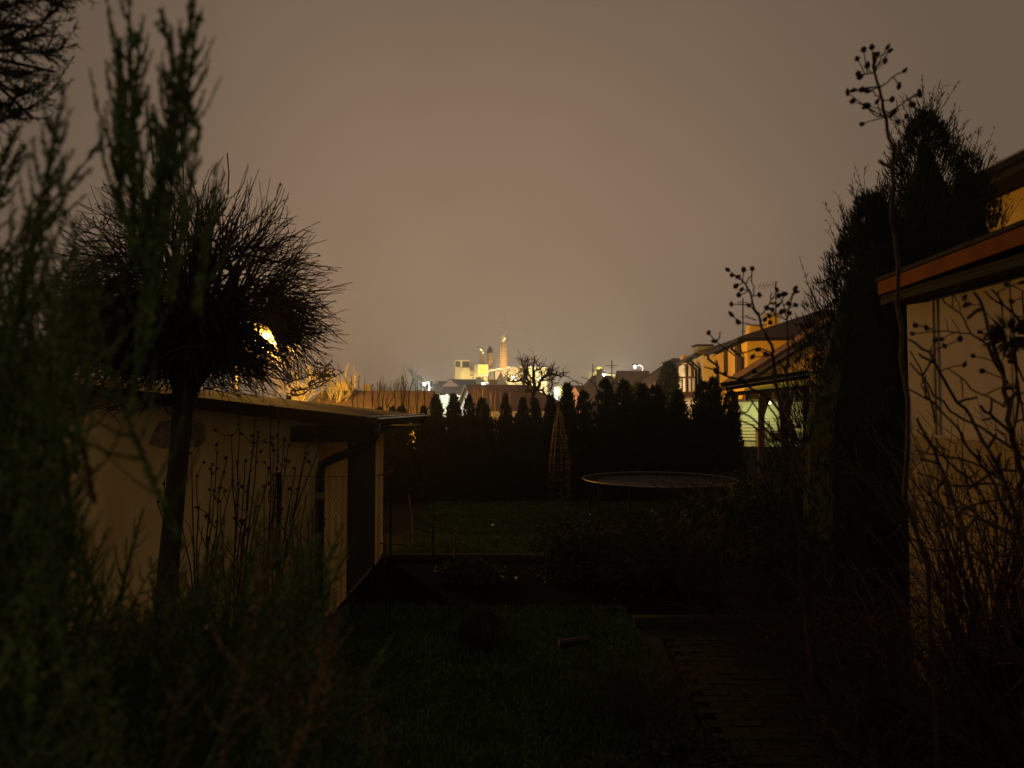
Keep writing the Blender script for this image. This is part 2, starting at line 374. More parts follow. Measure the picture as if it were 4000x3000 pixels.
# ================================================================== tree helpers
def bare_tree(S, base, h, r, levels=4, spread=.6, nb=3, up=.25, d0=None, leader=True):
    def grow(p, d, L, rad, lv):
        n = 4; pts = [p]
        for i in range(n):
            d = (d + rv(.10) + Vector((0, 0, up*.12))).normalized(); pts.append(pts[-1] + d*L/n)
        polyline(S, [tuple(q) for q in pts], rad, rad*.6)
        if lv <= 0: return
        for j in range(nb + (1 if lv > 1 else 0)):
            i = random.randint(1, n); b = pts[i]
            a = random.uniform(0, 2*pi); o = d.orthogonal().normalized(); o2 = d.cross(o)
            nd = (d*(1-spread*.5) + (o*cos(a) + o2*sin(a))*spread*random.uniform(.7, 1.3) + Vector((0, 0, up))).normalized()
            grow(b, nd, L*random.uniform(.5, .72), rad*.55, lv-1)
        if leader: grow(pts[-1], (d + rv(.12)).normalized(), L*.62, rad*.6, lv-1)
    grow(Vector(base), Vector(d0 or (0, 0, 1)).normalized(), h, r, levels)
def conifer_pts(n, base, h, R, prof, shell=.55, tip=.0):
    """points in a conifer volume; prof(t) relative radius at height fraction t"""
    t = RNG.uniform(0, 1, n)**1.15
    a = RNG.uniform(0, 2*pi, n); rr = R*prof(t)
    lump = 1 + .16*np.sin(a*5 + t*9) + .10*np.sin(a*9 - t*21)
    q = rr*lump*(shell + (1-shell)*RNG.uniform(0, 1, n)**.6)
    P = np.stack([base[0] + q*np.cos(a), base[1] + q*np.sin(a), base[2] + t*h], 1)
    O = np.stack([np.cos(a), np.sin(a), np.zeros(n)], 1)
    return P, O, t
def sprays(P, D, k, L, spread):
    """fan of k blades around each point"""
    n = len(P); Pk = np.repeat(P, k, 0) + RNG.normal(size=(n*k, 3))*L*.18; Dk = np.repeat(norm(D), k, 0) + RNG.normal(size=(n*k, 3))*spread
    return Pk, Dk

# thuja hedge: three source trees, then copies
def thuja_proto(seed):
    base = (0, 0, 0); h = 2.7; R = .46
    pr = lambda t: np.where(t < .25, .9 + .4*t, 1.0)*(1 + .05*seed*np.sin(t*17))*np.maximum(1 - np.maximum(t-.25, 0)/.75, 0)**(.64 if seed < 2 else .5)
    o = thing('thuja_tree', (0, 0, 0), 'thuja', 'tree')
    P, O, t = conifer_pts(900, base, h, R, pr, .6)
    D = O*.45 + np.array([0, 0, 1.0])
    Pk, Dk = sprays(P, D, 7, .13, .30)
    blades('crown', Pk, Dk, RNG.uniform(.07, .15, len(Pk)), .026, m_thuja, o)
    MB().lathe((0, 0, .06), [(.05, 0), (.26, .15), (.29, .8), (.24, 1.5), (.12, 2.1), (.02, 2.45)], 10).build('inner_branches', m_thuja, o)
    MB().tube([(0, 0, -.05), (0, 0, .5)], .04, 6).build('trunk', m_bark, o)
    return o
protos = [thuja_proto(i) for i in range(3)]
HED = [(1478, 1604), (1520, 1600), (1560, 1600), (1640, 1598), (1712, 1556), (1777, 1552), (1834, 1556), (1896, 1566), (1968, 1553), (2035, 1566), (2090, 1572), (2157, 1556), (2212, 1512), (2290, 1545),
       (2374, 1500), (2446, 1503), (2510, 1515), (2580, 1520), (2650, 1545), (2732, 1506), (2792, 1490), (2848, 1540)]
ORD = 'first second third fourth fifth sixth seventh eighth ninth tenth eleventh twelfth thirteenth fourteenth fifteenth sixteenth seventeenth eighteenth nineteenth twentieth twenty-first twenty-second'.split()
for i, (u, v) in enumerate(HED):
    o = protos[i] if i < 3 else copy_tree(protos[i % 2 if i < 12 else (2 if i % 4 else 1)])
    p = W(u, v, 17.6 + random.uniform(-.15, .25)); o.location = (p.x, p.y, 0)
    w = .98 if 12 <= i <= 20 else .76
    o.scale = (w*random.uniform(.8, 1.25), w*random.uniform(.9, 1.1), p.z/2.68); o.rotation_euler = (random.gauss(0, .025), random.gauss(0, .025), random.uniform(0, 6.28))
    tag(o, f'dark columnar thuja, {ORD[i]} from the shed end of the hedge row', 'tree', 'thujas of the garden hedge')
# lower mass between the thujas
for j, (u0, u1) in enumerate(((1530, 2140), (2140, 2880), (700, 1530))):
    x0 = W(u0, 1600, 17.3).x; x1 = W(u1, 1600, 17.3).x; n = 9500
    P = np.stack([RNG.uniform(x0, x1, n), RNG.uniform(17.05, 17.7, n), RNG.uniform(.0, 2.05, n)], 1)
    D = np.stack([RNG.normal(0, .4, n), -RNG.uniform(0, .6, n), np.ones(n)], 1)
    Pk, Dk = sprays(P, D, 3, .13, .3)
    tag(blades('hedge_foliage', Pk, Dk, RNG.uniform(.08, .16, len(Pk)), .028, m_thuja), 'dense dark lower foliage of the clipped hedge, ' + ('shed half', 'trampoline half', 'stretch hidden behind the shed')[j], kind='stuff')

# globe tree in front of the shed
gt = thing('globe_tree', (-2.95, 6.0, 0), 'bare globe headed tree with a dense ball of twigs on a straight trunk', 'tree')
tb = Vector((-3.06, 6, 0)); tt = Vector((-2.89, 6, 2.28)); C = W(780, 1135, 6.0) + Vector((0, .05, 0)); R = 1.09
LAMP = W(1040, 1300, 6.0)
MB().tube([tb, tb.lerp(tt, .3), tb.lerp(tt, .7), tt, tt + Vector((.0, 0, .16))], [.10, .088, .08, .085, .13], 14).build('trunk', m_bark, gt, True)
S = []
brs = []
for i in range(26):
    a = i*2.399963; e = -.15 + 1.55*((i+.5)/26)**.9
    d = Vector((cos(a)*cos(e), sin(a)*cos(e), sin(e)))
    end = C + d*R*random.uniform(.38, .55) + Vector((0, 0, -.12)); mid = tt.lerp(end, .45) + Vector((0, 0, .14)) + rv(.03)
    pts = bez(tt + Vector((0, 0, .1)) + d*.04, mid, end, 5); polyline(S, pts, .038, .016)
    for j in range(6):
        s = pts[random.randint(2, 5)]; d2 = (d + rv(.55)).normalized(); e2 = C + d2*R*random.uniform(.5, .82) + Vector((0, 0, -.05))
        p2 = bez(s, s.lerp(e2, .5) + Vector((0, 0, .06)) + rv(.03), e2, 4); polyline(S, p2, .014, .007); brs += p2[1:]
segs('limb', S, m_bark, gt, 5)
BR = np.array([tuple(b) for b in brs]); S = []; S2 = []
nT = 6500
for i in range(nT + 1500):
    z = 1 - 2*(i+.5)/nT; z = z if z > 0 else z*.86
    if i >= nT: z = -random.uniform(.25, .93)
    if z > -.1 and random.random() < (.48 + .32*min(1, max(0, .15 + z*1.8))): continue
    a = i*2.399963 + random.gauss(0, .1); q = sqrt(max(0, 1-z*z)) if z > 0 else (1-abs(z)**3.2)**.5; d = Vector((q*cos(a), q*sin(a), z))
    ext = random.uniform(.72, 1.0) if random.random() < .9 else random.uniform(1.0, 1.10)
    end = C + Vector((d.x*R*1.08, d.y*R*1.05, d.z*R*1.0))*ext
    if end.z < 2.33: end.z = 2.33 + random.uniform(-.06, .12)
    e = np.array(end); k = np.argsort(((BR - (e*.74 + np.array(C)*.26 - np.array([0, 0, .06])))**2).sum(1))[:14]; s = Vector(BR[random.choice(list(k))])
    mid = s.lerp(end, .5) + Vector((0, 0, -.05*random.uniform(-.2, 1.3))) + rv(.05)
    pts = [s] + [p + rv(.008) for p in bez(s, mid, end, 4)[1:]]
    near = min(sqrt((p.x/p.y*6-LAMP.x)**2 + ((p.z-2.3)/p.y*6-(LAMP.z-2.3))**2) for p in pts + [pts[i].lerp(pts[i+1], .5) for i in range(4)])
    if near < .05 or (near < .24 and random.random() < .55): continue
    polyline(S, pts, .0046, .0028)
    if i % 3 == 0:
        b = pts[random.randint(2, 3)]; e2 = b + ((end-s).normalized() + rv(.35)).normalized()*random.uniform(.12, .28)
        
        if min((Vector((p.x, 0, p.z)) - Vector((LAMP.x, 0, LAMP.z))).length for p in (b, e2)) > .09: polyline(S2, [b, b.lerp(e2, .5) + rv(.012), e2], .005, .003)
    if i % 9 == 0:
        S2.append((*(end - (end-mid).normalized()*.012), *(end + (end-mid).normalized()*.012), .007, .007))
for u, v, u2, v2 in ((572, 420, 600, 640), (708, 487, 720, 720), (888, 598, 890, 760), (1290, 1132, 1200, 1140), (1270, 1300, 1180, 1310), (470, 600, 520, 720)):
    a = W(u, v, 6.0); b = W(u2, v2, 6.05); polyline(S2, [b, a.lerp(b, .5) + rv(.01), a], .008, .006)
segs('crown', S, m_twig, gt, 3); segs('twig_tips', S2, m_twig, gt, 3)
S = []
for i in range(46):   # drooping fringe at lower left
    a = W(random.uniform(330, 700), random.uniform(1540, 1600), 5.95); b = a + Vector((random.uniform(-.32, .12), random.uniform(-.1, .1), random.uniform(-.14, .03)))
    polyline(S, [a, a.lerp(b, .5) + rv(.015), b], .007, .004)
segs('drooping_twigs', S, m_twig, gt, 3)

# small fruit tree branch poking out beside the lit trees
ft = thing('fruit_tree', W(1190, 1560, 9.8), 'knobbly bare branch spreading over the shed roof edge', 'tree')
S = []
def spur(a, b, r, n):
    a = Vector(a); b = Vector(b); pts = bez(a, a.lerp(b, .5) + Vector((0, 0, -.05)), b, 6); pts = [p + rv(.02) for p in pts]; polyline(S, pts, r, r*.5)
    for k in range(n):
        p = random.choice(pts[1:]); d = rv(1).normalized(); d.z = abs(d.z)*.8; q = p + d*random.uniform(.06, .22); polyline(S, [p, p.lerp(q, .5) + rv(.02), q], r*.6, r*.4); polyline(S, [q, q + rv(.03)], r*.7, r*.6)
for u, v, u2, v2 in ((1130, 1530, 1345, 1455), (1200, 1500, 1310, 1440), (1130, 1545, 1290, 1490), (1240, 1482, 1280, 1425), (1120, 1500, 1260, 1440)):
    spur(W(u, v, 12.5), W(u2, v2, 12.4), .016, 20)
segs('branch', S, m_twig, ft, 4)
MB().tube([W(1130, 1545, 12.5), W(1120, 1600, 12.5), Vector((W(1118, 1600, 12.5).x, 12.5, 0))], [.05, .06, .08], 6).build('trunk', m_bark, ft)

# ================================================================== upright bare shrubs before the shed wall, with dry pods
def pod_mesh():
    mb = MB(); mb.lathe((0, 0, 0), [(.002, -.012), (.008, -.006), (.011, .003), (.008, .011), (.002, .018)], 7)
    for k in range(5):
        a = 2*pi*k/5; c = Vector((cos(a), sin(a), 0)); s = Vector((-sin(a), cos(a), 0))
        mb.add([c*.006 + s*.004 + Vector((0, 0, -.008)), c*.006 - s*.004 + Vector((0, 0, -.008)), c*.017 + Vector((0, 0, .002))], [(0, 1, 2)])
    o = mb.build('seed_pod', m_pod); me = o.data; bpy.data.objects.remove(o); return me
POD = pod_mesh()
def put_pod(p, parent, s=1.0, d=None):
    o = bpy.data.objects.new('seed_pod', POD); COL.objects.link(o); o.parent = parent
    o.location = Vector(p) - root_loc(parent); o.scale = (s*random.uniform(.75, 1.2), s*random.uniform(.75, 1.2), s*random.uniform(.9, 1.3))
    o.rotation_euler = (random.gauss(0, .8), random.gauss(0, .8), random.uniform(0, 6.28)); return o
def pod_shrub(base_u, d, tips, label, group, pods=True):
    bx = (base_u - 2000)/F*d; o = thing('podded_shrub', (bx, d, 0), label, 'shrub', group); S = []; PP = []
    for u, v, k in tips:
        e = W(u, v, d + random.uniform(-.15, .15)); b = Vector((bx + random.uniform(-.06, .06), d + random.uniform(-.06, .06), 0))
        m = Vector((b.x*.55 + e.x*.45 + random.gauss(0, .04), d, e.z*.55)); pts = bez(b, m, e, 8); pts = [p + rv(.008) for p in pts]; polyline(S, pts, .011, .0045)
        for j in range(k):
            i = random.randint(4, 8); s = pts[i]; q = s + Vector((random.gauss(0, .07), random.gauss(0, .05), random.uniform(.04, .13)))
            polyline(S, [s, s.lerp(q, .5) + rv(.01), q], .0045, .003)
            if pods: PP.append(q)
        if pods: PP.append(e)
        for j in range(2):
            i = random.randint(2, 5); s = pts[i]; q = s + Vector((random.gauss(0, .09), random.gauss(0, .07), random.uniform(.15, .35))); polyline(S, [s, s.lerp(q, .6) + rv(.015), q], .006, .003)
    segs('stem', S, m_twig, o, 4)
    for p in PP: put_pod(p, o, 1.2)
    return o
gB = 'bare upright shrubs along the shed wall'
pod_shrub(790, 6.45, [(745, 1770, 1), (850, 1770, 5), (880, 1790, 5), (830, 1850, 4), (770, 1860, 1), (640, 1890, 1), (700, 2000, 0), (910, 1880, 2), (620, 1960, 0)], 'leafless pod shrub close beside the globe tree trunk', gB)
pod_shrub(940, 6.4, [(905, 1700, 4), (940, 1610, 2), (1000, 1640, 7), (985, 1730, 5), (960, 1800, 2), (860, 1960, 1), (1050, 1830, 2), (1010, 1690, 5)], 'tallest pod shrub against the ochre wall, stems up to the roof edge', gB)
pod_shrub(1040, 6.3, [(1060, 1640, 5), (1090, 1650, 4), (1110, 1720, 4), (1130, 1740, 5), (1070, 1760, 4), (1200, 1745, 2), (1250, 1735, 3), (1190, 1790, 1), (1150, 1830, 3), (1030, 1900, 1)], 'spreading pod shrub leaning towards the downpipe', gB)
pod_shrub(1180, 6.5, [(1130, 1980, 0), (1190, 1930, 0), (1230, 1960, 0), (1270, 2020, 0), (1160, 2060, 0), (1210, 2040, 0)], 'low bare twiggy shrub under the downpipe bend', gB, False)

# conifers on the right behind the garage corner
def big_conifer(u, vtop, d, R, n, label, profile, wisps):
    top = W(u, vtop, d); o = thing('conifer_tree', (top.x, d, 0), label, 'tree', 'feathery conifers beside the garage'); h = top.z
    P, O, t = conifer_pts(n, (top.x, d, 0), h*.97, R, profile, .62)
    D = O*.38 + np.array([0, 0, 1.0]); Pk, Dk = sprays(P, D, 9, .16, .26)
    blades('crown', Pk, Dk, RNG.uniform(.06, .14, len(Pk)), .011, m_conifer, o)
    # wisps: upright feathery shoots that break the outline
    Ps = []; Ds = []; SS = []
    Pw, Ow, tw = conifer_pts(wisps, (top.x, d, 0), h*.98, R, profile, .97)
    for p, oo in zip(Pw, Ow):
        dd = norm(oo*.35 + np.array([0, 0, 1.0]) + RNG.normal(size=3)*.12); L = RNG.uniform(.18, .45)
        SS.append((*p, *(p + dd*L), .004, .0015)); m = 16
        tt_ = RNG.uniform(.05, 1, m); Ps.append(p + dd*(L*tt_)[:, None]); Ds.append(dd*1.0 + RNG.normal(size=(m, 3))*.38)
    Ps = np.concatenate(Ps); Ds = np.concatenate(Ds)
    blades('feathery_shoots', Ps, Ds, RNG.uniform(.04, .09, len(Ps)), .008, m_conifer, o); tag(segs('shoot_stems', SS, m_twig, o, 3), kind='stuff')
    MB().lathe((top.x, d, .1), [(R*.3, 0), (R*.68, .6), (R*.62, h*.45), (R*.3, h*.72), (.03, h*.9)], 12).build('inner_branches', m_conifer, o)
    MB().tube([(top.x, d, -.05), (top.x, d, h*.9)], [.11, .02], 8).build('trunk', m_bark, o); return o
prf = lambda t: np.maximum(1 - np.maximum(t-.35, 0)/.65, .0)**.72*np.where(t < .35, .85 + .43*t, 1.0)
big_conifer(3610, 400, 7.3, 1.22, 3600, 'tallest feathery conifer rising behind the garage eave', prf, 420)
big_conifer(3395, 730, 7.0, 1.04, 3200, 'narrow shorter conifer on the house side of the tall one', prf, 260)
big_conifer(3790, 560, 8.0, .75, 1300, 'thin wispy conifer partly hidden by the garage roof', prf, 200)

# ================================================================== bushes in the middle distance
def leaf_bush(name, c, rx, ry, h, n, mat, label, cat='bush', lw=.03, ll=.06, twigs=60):
    o = thing(name, (c[0], c[1], 0), label, cat)
    q = norm(rnd(n)); q[:, 2] = np.abs(q[:, 2]); rr = RNG.uniform(.55, 1, n)[:, None]*(1 + .18*np.sin(q[:, :1]*7 + q[:, 1:2]*5))
    P = np.array([c[0], c[1], .05]) + q*rr*np.array([rx, ry, h]); D = q + rnd(n, .7)
    blades('foliage', P, D, RNG.uniform(.7, 1.3, n)*ll, lw, mat, o); S = []
    for i in range(twigs):
        a = random.uniform(0, 2*pi); e = Vector((c[0] + rx*cos(a)*random.uniform(.3, 1.1), c[1] + ry*sin(a)*random.uniform(.3, 1.1), h*random.uniform(.6, 1.2)))
        b = Vector((c[0] + random.gauss(0, .06), c[1] + random.gauss(0, .06), 0)); polyline(S, [p + rv(.015) for p in bez(b, b.lerp(e, .5) + Vector((0, 0, h*.25)), e, 6)], .009, .003)
    segs('stem', S, m_twig, o, 3); return o
leaf_bush('evergreen_bush', (3.9, 10.9), 1.25, .9, 1.05, 9000, m_leaf, 'broad leafy evergreen bush between trampoline and conifers', lw=.035, ll=.08)
leaf_bush('evergreen_bush', (4.6, 13.8), 1.2, .9, .9, 5000, m_leaf, 'low leafy bush at the foot of the pergola')
leaf_bush('twiggy_bush', (.95, 9.3), .75, .5, .75, 2600, m_leaf, 'dark twiggy bush hanging over the end of the kerb', twigs=160)
leaf_bush('twiggy_bush', (2.0, 9.0), .9, .6, .85, 2600, m_leaf, 'dark scrubby bush in the bed below the trampoline', twigs=190)
leaf_bush('twiggy_bush', (3.3, 12.0), .9, .45, 1.0, 1500, m_leaf, 'loose twiggy bush screening the near right rim of the trampoline', twigs=150)
leaf_bush('twiggy_bush', (-.55, 9.2), .5, .35, .22, 1400, m_leaf, 'low weedy clump in the soil bed below the kerb', twigs=50)
# young tree with stake at the lawn edge
yt = thing('young_tree', (-1.2, 10.45, 0), 'thin young tree with bent twigs at the lawn rail', 'tree'); S = []
polyline(S, [(-1.2, 10.45, 0), (-1.21, 10.45, .4), (-1.19, 10.45, .62), (-1.2, 10.45, .78)], .026, .014)
for a, b, c in ((-.25, .12, .42), (.28, .2, .5), (-.33, .3, .52), (.2, .35, .58), (-.15, .28, .66), (.33, .24, .6), (-.3, .5, .48)):
    polyline(S, [(-1.2, 10.45, c), (-1.2 + a*.5, 10.45 + random.gauss(0, .05), c + b*.3), (-1.2 + a, 10.45, c + b*.55)], .009, .004)
    for k in range(4): polyline(S, [(-1.2 + a*.5, 10.45, c + b*.3), (-1.2 + a*.8 + random.gauss(0, .07), 10.45, c + b*.4 + random.uniform(-.08, .12))], .004, .003)
segs('stem', S, m_twig, yt, 4)
# tall pale twig at the lawn
ps = thing('pruned_stem', (W(1600, 2000, 11.5).x, 11.5, 0), 'single pale pruned stem standing on the far lawn', 'plant'); S = []
a = W(1595, 1930, 11.5); polyline(S, [(ps.location.x + .06, 11.5, 0), (a.x + .06, 11.5, a.z*.6), tuple(a)], .014, .008); polyline(S, [(a.x + .06, 11.5, a.z*.6), (a.x + .02, 11.5, a.z*.95)], .008, .005)
segs('stem', S, m_paletwig, ps, 5)
# clump of dry ornamental grass
c0 = W(1880, 2490, 6.75); n = 700
cg = thing('grass_clump', (c0.x, 6.75, 0), 'rounded clump of dry drooping grass standing on the near lawn', 'plant')
Sg = []
for i in range(620):
    a = random.uniform(0, 2*pi); r = .17*sqrt(random.random()); b = Vector((c0.x + r*cos(a)*.5, 6.75 + r*sin(a)*.5, -.01)); tp = Vector((c0.x + r*cos(a)*1.05, 6.75 + r*sin(a)*1.05, .36 - r*.7 + random.gauss(0, .02)))
    e = Vector((c0.x + cos(a)*(r + .05)*1.15, 6.75 + sin(a)*(r + .05)*1.15, random.uniform(.0, .2)))
    polyline(Sg, [b, tp, e], .004, .0025)
tag(segs('dry_blades', Sg, m_bark, cg, 3), kind='stuff')
# scraps on the bed
for u, v, d, s, lab in ((1957, 2230, 9.3, .06, 'crumpled white scrap lying on the dark soil bed'), (2015, 2232, 9.3, .035, 'small pale torn scrap beside the white one on the soil'), (1925, 2040, 13.5, .05, 'tiny pale scrap lying out on the far lawn')):
    p = W(u, v, d); mb = MB(); vs = [(p.x + s*cos(a)*random.uniform(.6, 1), d + s*sin(a)*random.uniform(.6, 1), .01 + random.uniform(0, s*.9)) for a in [k*2*pi/7 for k in range(7)]]
    mb.add(vs + [(p.x, d, .03 + s*.8), (p.x, d, .0)], [(k, (k+1) % 7, 7) for k in range(7)] + [((k+1) % 7, k, 8) for k in range(7)])
    tag(mb.build('paper_scrap', m_paper), lab, 'scrap')
lg = thing('log', (W(2200, 2500, 6.75).x, 6.75, 0), 'short sawn log lying on the lawn near the path', 'log')
a = W(2185, 2508, 6.7); MB().tube([(a.x, 6.7, .04), (a.x + .3, 6.85, .035)], [.036, .03], 9).build('trunk', m_bark, lg); MB().tube([(a.x-.004, 6.699, .04), (a.x-.001, 6.7, .04)], .032, 9).build('cut_face', m_timber, lg)

# trampoline
tr = thing('trampoline', (2.97, 13.9, 0), 'round trampoline with a pale metal rim standing on the far lawn', 'trampoline')
TC = Vector((2.97, 13.9, .9)); TR = 1.53
ring = [TC + Vector((TR*cos(a), TR*sin(a), 0)) for a in [2*pi*k/64 for k in range(65)]]
MB().tube(ring, .009, 6, cap=False).build('rim', m_tube, tr)
MB().lathe(TC + Vector((0, 0, -.06)), [(.01, 0), (1.22, 0), (1.22, .012), (.01, .012)], 48).build('jumping_mat', m_mat, tr)
Sg = []
for k in range(80):
    a = 2*pi*k/80; Sg.append((*(TC + Vector((1.22*cos(a), 1.22*sin(a), -.05))), *(TC + Vector((1.51*cos(a), 1.51*sin(a), -.005))), .006, .006))
tag(segs('springs', Sg, m_wire, tr, 3), kind='stuff')
for k in range(4):
    a = pi/4 + k*pi/2; p = TC + Vector((1.5*cos(a), 1.5*sin(a), 0)); t = Vector((-sin(a), cos(a), 0))*.35
    MB().tube([p - t, p - t*1.0 + Vector((0, 0, -.86)), p + t + Vector((0, 0, -.86)), p + t], .02, 6).build('leg', m_dark, tr)
# wire obelisk with pale specks of dry leaves
ob = thing('plant_obelisk', (W(2185, 1900, 14.5).x, 14.5, 0), 'tall rocket shaped wire plant support covered in pale dry leaves', 'plant support')
ox = W(2185, 1900, 14.5).x; top = W(2180, 1590, 14.5).z; Sg = []; pl = []
pr = lambda t: .235*(1-.12*t)*(max(0, 1-t)**.55 if t > .5 else (max(0, .5)**.55)*(1 + .35*(t)*(0.5-t)*2) )
for k in range(9):
    a = 2*pi*k/9; pts = [Vector((ox + 1.45*pr(t)*cos(a) + random.gauss(0, .004), 14.5 + 1.45*pr(t)*sin(a), t*top)) for t in [i/14 for i in range(15)]]
    polyline(Sg, pts, .004, .004); pl += pts
for i in range(1, 14):
    t = i/14; pts = [Vector((ox + 1.45*pr(t)*cos(a), 14.5 + 1.45*pr(t)*sin(a), t*top)) for a in [2*pi*k/12 for k in range(13)]]; polyline(Sg, pts, .0035, .0035)
polyline(Sg, [Vector((ox, 14.5, top-.02)), Vector((ox, 14.5, top+.08)), Vector((ox+.03, 14.5, top+.11)), Vector((ox+.06, 14.5, top+.09))], .008, .006)
segs('wire_frame', Sg, m_wire, ob, 4)
n = 420; t = RNG.uniform(.02, .97, n)**.8; a = RNG.uniform(0, 2*pi, n); rr = np.array([1.45*pr(x) for x in t])*RNG.uniform(.85, 1.08, n)
P = np.stack([ox + rr*np.cos(a), 14.5 + rr*np.sin(a), t*top], 1)
tag(blades('dry_leaves', P, rnd(n) + np.array([0, 0, -.8]), RNG.uniform(.02, .045, n), .016, m_dryleaf, ob), kind='stuff')

# ================================================================== near shrubs on the right, traced branch by branch
def traced(name, label, lines, pods, conv, d, r0, parent_base, group=None, podscale=1.0, twigs=True, thin=1.0):
    o = thing(name, parent_base, label, 'shrub', group); S = []; joints = []
    for k, (pts, ra, rb) in enumerate(lines):
        ra, rb = ra*thin, rb*thin
        if S: segs('branch', S, m_twig, o, 5)
        S = []; dd = d + random.uniform(-.15, .15); Q = []
        for i, p in enumerate(pts):
            u, v = conv(p); Q.append(W(u, v, dd + .05*sin(i*1.7 + k)))
        # subdivide for a natural line
        R = [Q[0]]
        for i in range(len(Q)-1):
            L = (Q[i+1]-Q[i]).length; R.append(Q[i].lerp(Q[i+1], .33) + rv(L*.03)); R.append(Q[i].lerp(Q[i+1], .67) + rv(L*.03)); R.append(Q[i+1])
        polyline(S, R, ra, rb); joints += R
        if twigs:
            for i in range(2, len(R), 2):
                if random.random() < .55:
                    dr_ = (R[i]-R[i-1]).normalized(); e = R[i] + (dr_*-.3 + rv(.6) + Vector((0, 0, .5))).normalized()*random.uniform(.04, .12); polyline(S, [R[i], R[i].lerp(e, .5) + rv(.006), e], rb*.7, rb*.5)
    segs('branch', S, m_twig, o, 5); S = []; J = joints
    for p in pods:
        u, v = conv(p); q = W(u, v, d + random.uniform(-.05, .05)); below = [j for j in J if j.z < q.z + .02] or J
        j = min(below, key=lambda w: (w - q).length); m = j.lerp(q, .55) + Vector((0, 0, .25*(j-q).length*random.uniform(-.2, .5)))
        polyline(S, bez(j, m, q, 4), .0026, .0018); put_pod(q, o, podscale)
    if S: tag(segs('twig', S, m_twig, o, 4), kind='stuff')
    return o
cA = lambda p: (3200 + .5424*p[0], 100 + .5424*p[1])
traced('podded_shrub', 'tall thin pod stem reaching into the sky before the conifer', [
    ([(395, 190), (400, 340), (430, 440), (455, 540), (480, 650), (490, 750), (540, 880), (535, 1150), (545, 1500), (600, 2200), (640, 3000), (800, 4400), (850, 5400)], .0045, .009),
    ([(545, 870), (640, 770), (720, 690), (800, 660)], .003, .002), ([(520, 1015), (470, 1000), (435, 975)], .005, .007),
    ([(480, 650), (560, 590), (610, 545), (720, 490)], .003, .002), ([(440, 440), (480, 420), (560, 350)], .003, .002), ([(480, 660), (395, 640), (330, 580)], .003, .002),
    ([(455, 540), (390, 470), (250, 465)], .0025, .002), ([(395, 340), (330, 350), (280, 345)], .0025, .002), ([(395, 310), (440, 270), (500, 190)], .003, .002)],
    [(320,175),(380,158),(275,240),(345,290),(490,158),(508,180),(475,260),(420,205),(280,345),(290,372),(615,325),(575,440),(720,480),(725,500),(205,485),(250,465),(345,470),(240,545),(325,590),(350,575),(415,550),(525,535),(535,625),(515,650),(675,570),(630,650),(305,710),(565,695),(720,655),(805,660),(310,460)],
    cA, 2.4, .006, (1.55, 2.4, 0), 'pod shrubs beside the garage', .8, False)
cB = lambda p: (2750 + .3014*p[0], 1000 + .3014*p[1])
traced('podded_shrub', 'pod shrub with curved twigs before the lit yellow houses', [
    ([(500, 330), (540, 360), (610, 500), (650, 680), (720, 800), (740, 900), (800, 1020), (900, 1220), (900, 1420), (920, 1600), (1000, 2100), (1150, 3200), (1300, 4600), (1400, 5600)], .0035, .0085),
    ([(720, 800), (640, 700), (585, 640)], .003, .002), ([(740, 760), (800, 700), (870, 570), (880, 470)], .003, .0024), ([(640, 520), (655, 400), (610, 320)], .0026, .002),
    ([(740, 905), (600, 890), (445, 860), (360, 760)], .003, .002), ([(675, 830), (580, 800), (540, 770)], .0026, .0026), ([(900, 1250), (700, 1190), (400, 1290), (250, 1180), (140, 1105), (60, 1000)], .0035, .002),
    ([(1080, 840), (960, 780), (900, 730)], .003, .002), ([(1080, 840), (1050, 700), (990, 560)], .003, .002), ([(1080, 840), (1110, 640), (1150, 480)], .003, .002), ([(1080, 840), (1095, 1200), (1070, 1500), (1080, 1800), (1150, 3000)], .003, .007),
    ([(960, 1360), (1050, 1480), (1080, 1620)], .004, .003), ([(550, 360), (620, 250), (625, 170)], .0026, .002), ([(0, 1440), (180, 1500), (300, 1560), (500, 1620), (900, 1900), (1300, 2500)], .003, .007), ([(140, 1100), (200, 1060), (210, 990)], .0026, .0024), ([(420, 1960), (600, 2080), (800, 2250), (1100, 2450), (1300, 2800)], .003, .006), ([(560, 1800), (700, 2000), (900, 2300), (1000, 2700)], .003, .005), ([(800, 1780), (820, 1900), (950, 2100), (1000, 2400)], .003, .005), ([(1060, 1950), (1150, 2200), (1150, 2500)], .003, .005), ([(430, 2120), (640, 2200), (860, 2420)], .003, .005), ([(640, 1880), (560, 2020), (470, 2060)], .003, .003), ([(960, 2120), (1080, 1900), (1120, 1780)], .003, .0026)],
    [(310,180),(365,250),(445,270),(515,180),(625,165),(410,395),(485,440),(450,510),(720,510),(355,630),(360,760),(445,860),(585,640),(810,670),(60,1000),(140,1105),(950,440),(1030,495),(970,520),(1180,430),(1190,465),(955,640),(1105,625),(1190,640),(1025,715),(890,700),(850,780),(695,1220),(800,1275),(625,1310),(650,1500),(860,860),(790,825),(160,1500),(270,1530),(470,1600),(90,1640),(360,1650),(1110,740),(1000,730)],
    cB, 2.7, .006, (1.35, 2.7, 0), 'pod shrubs beside the garage', .85, False)
cC = lambda p: (3300 + .5426*p[0], 1000 + .5426*p[1])
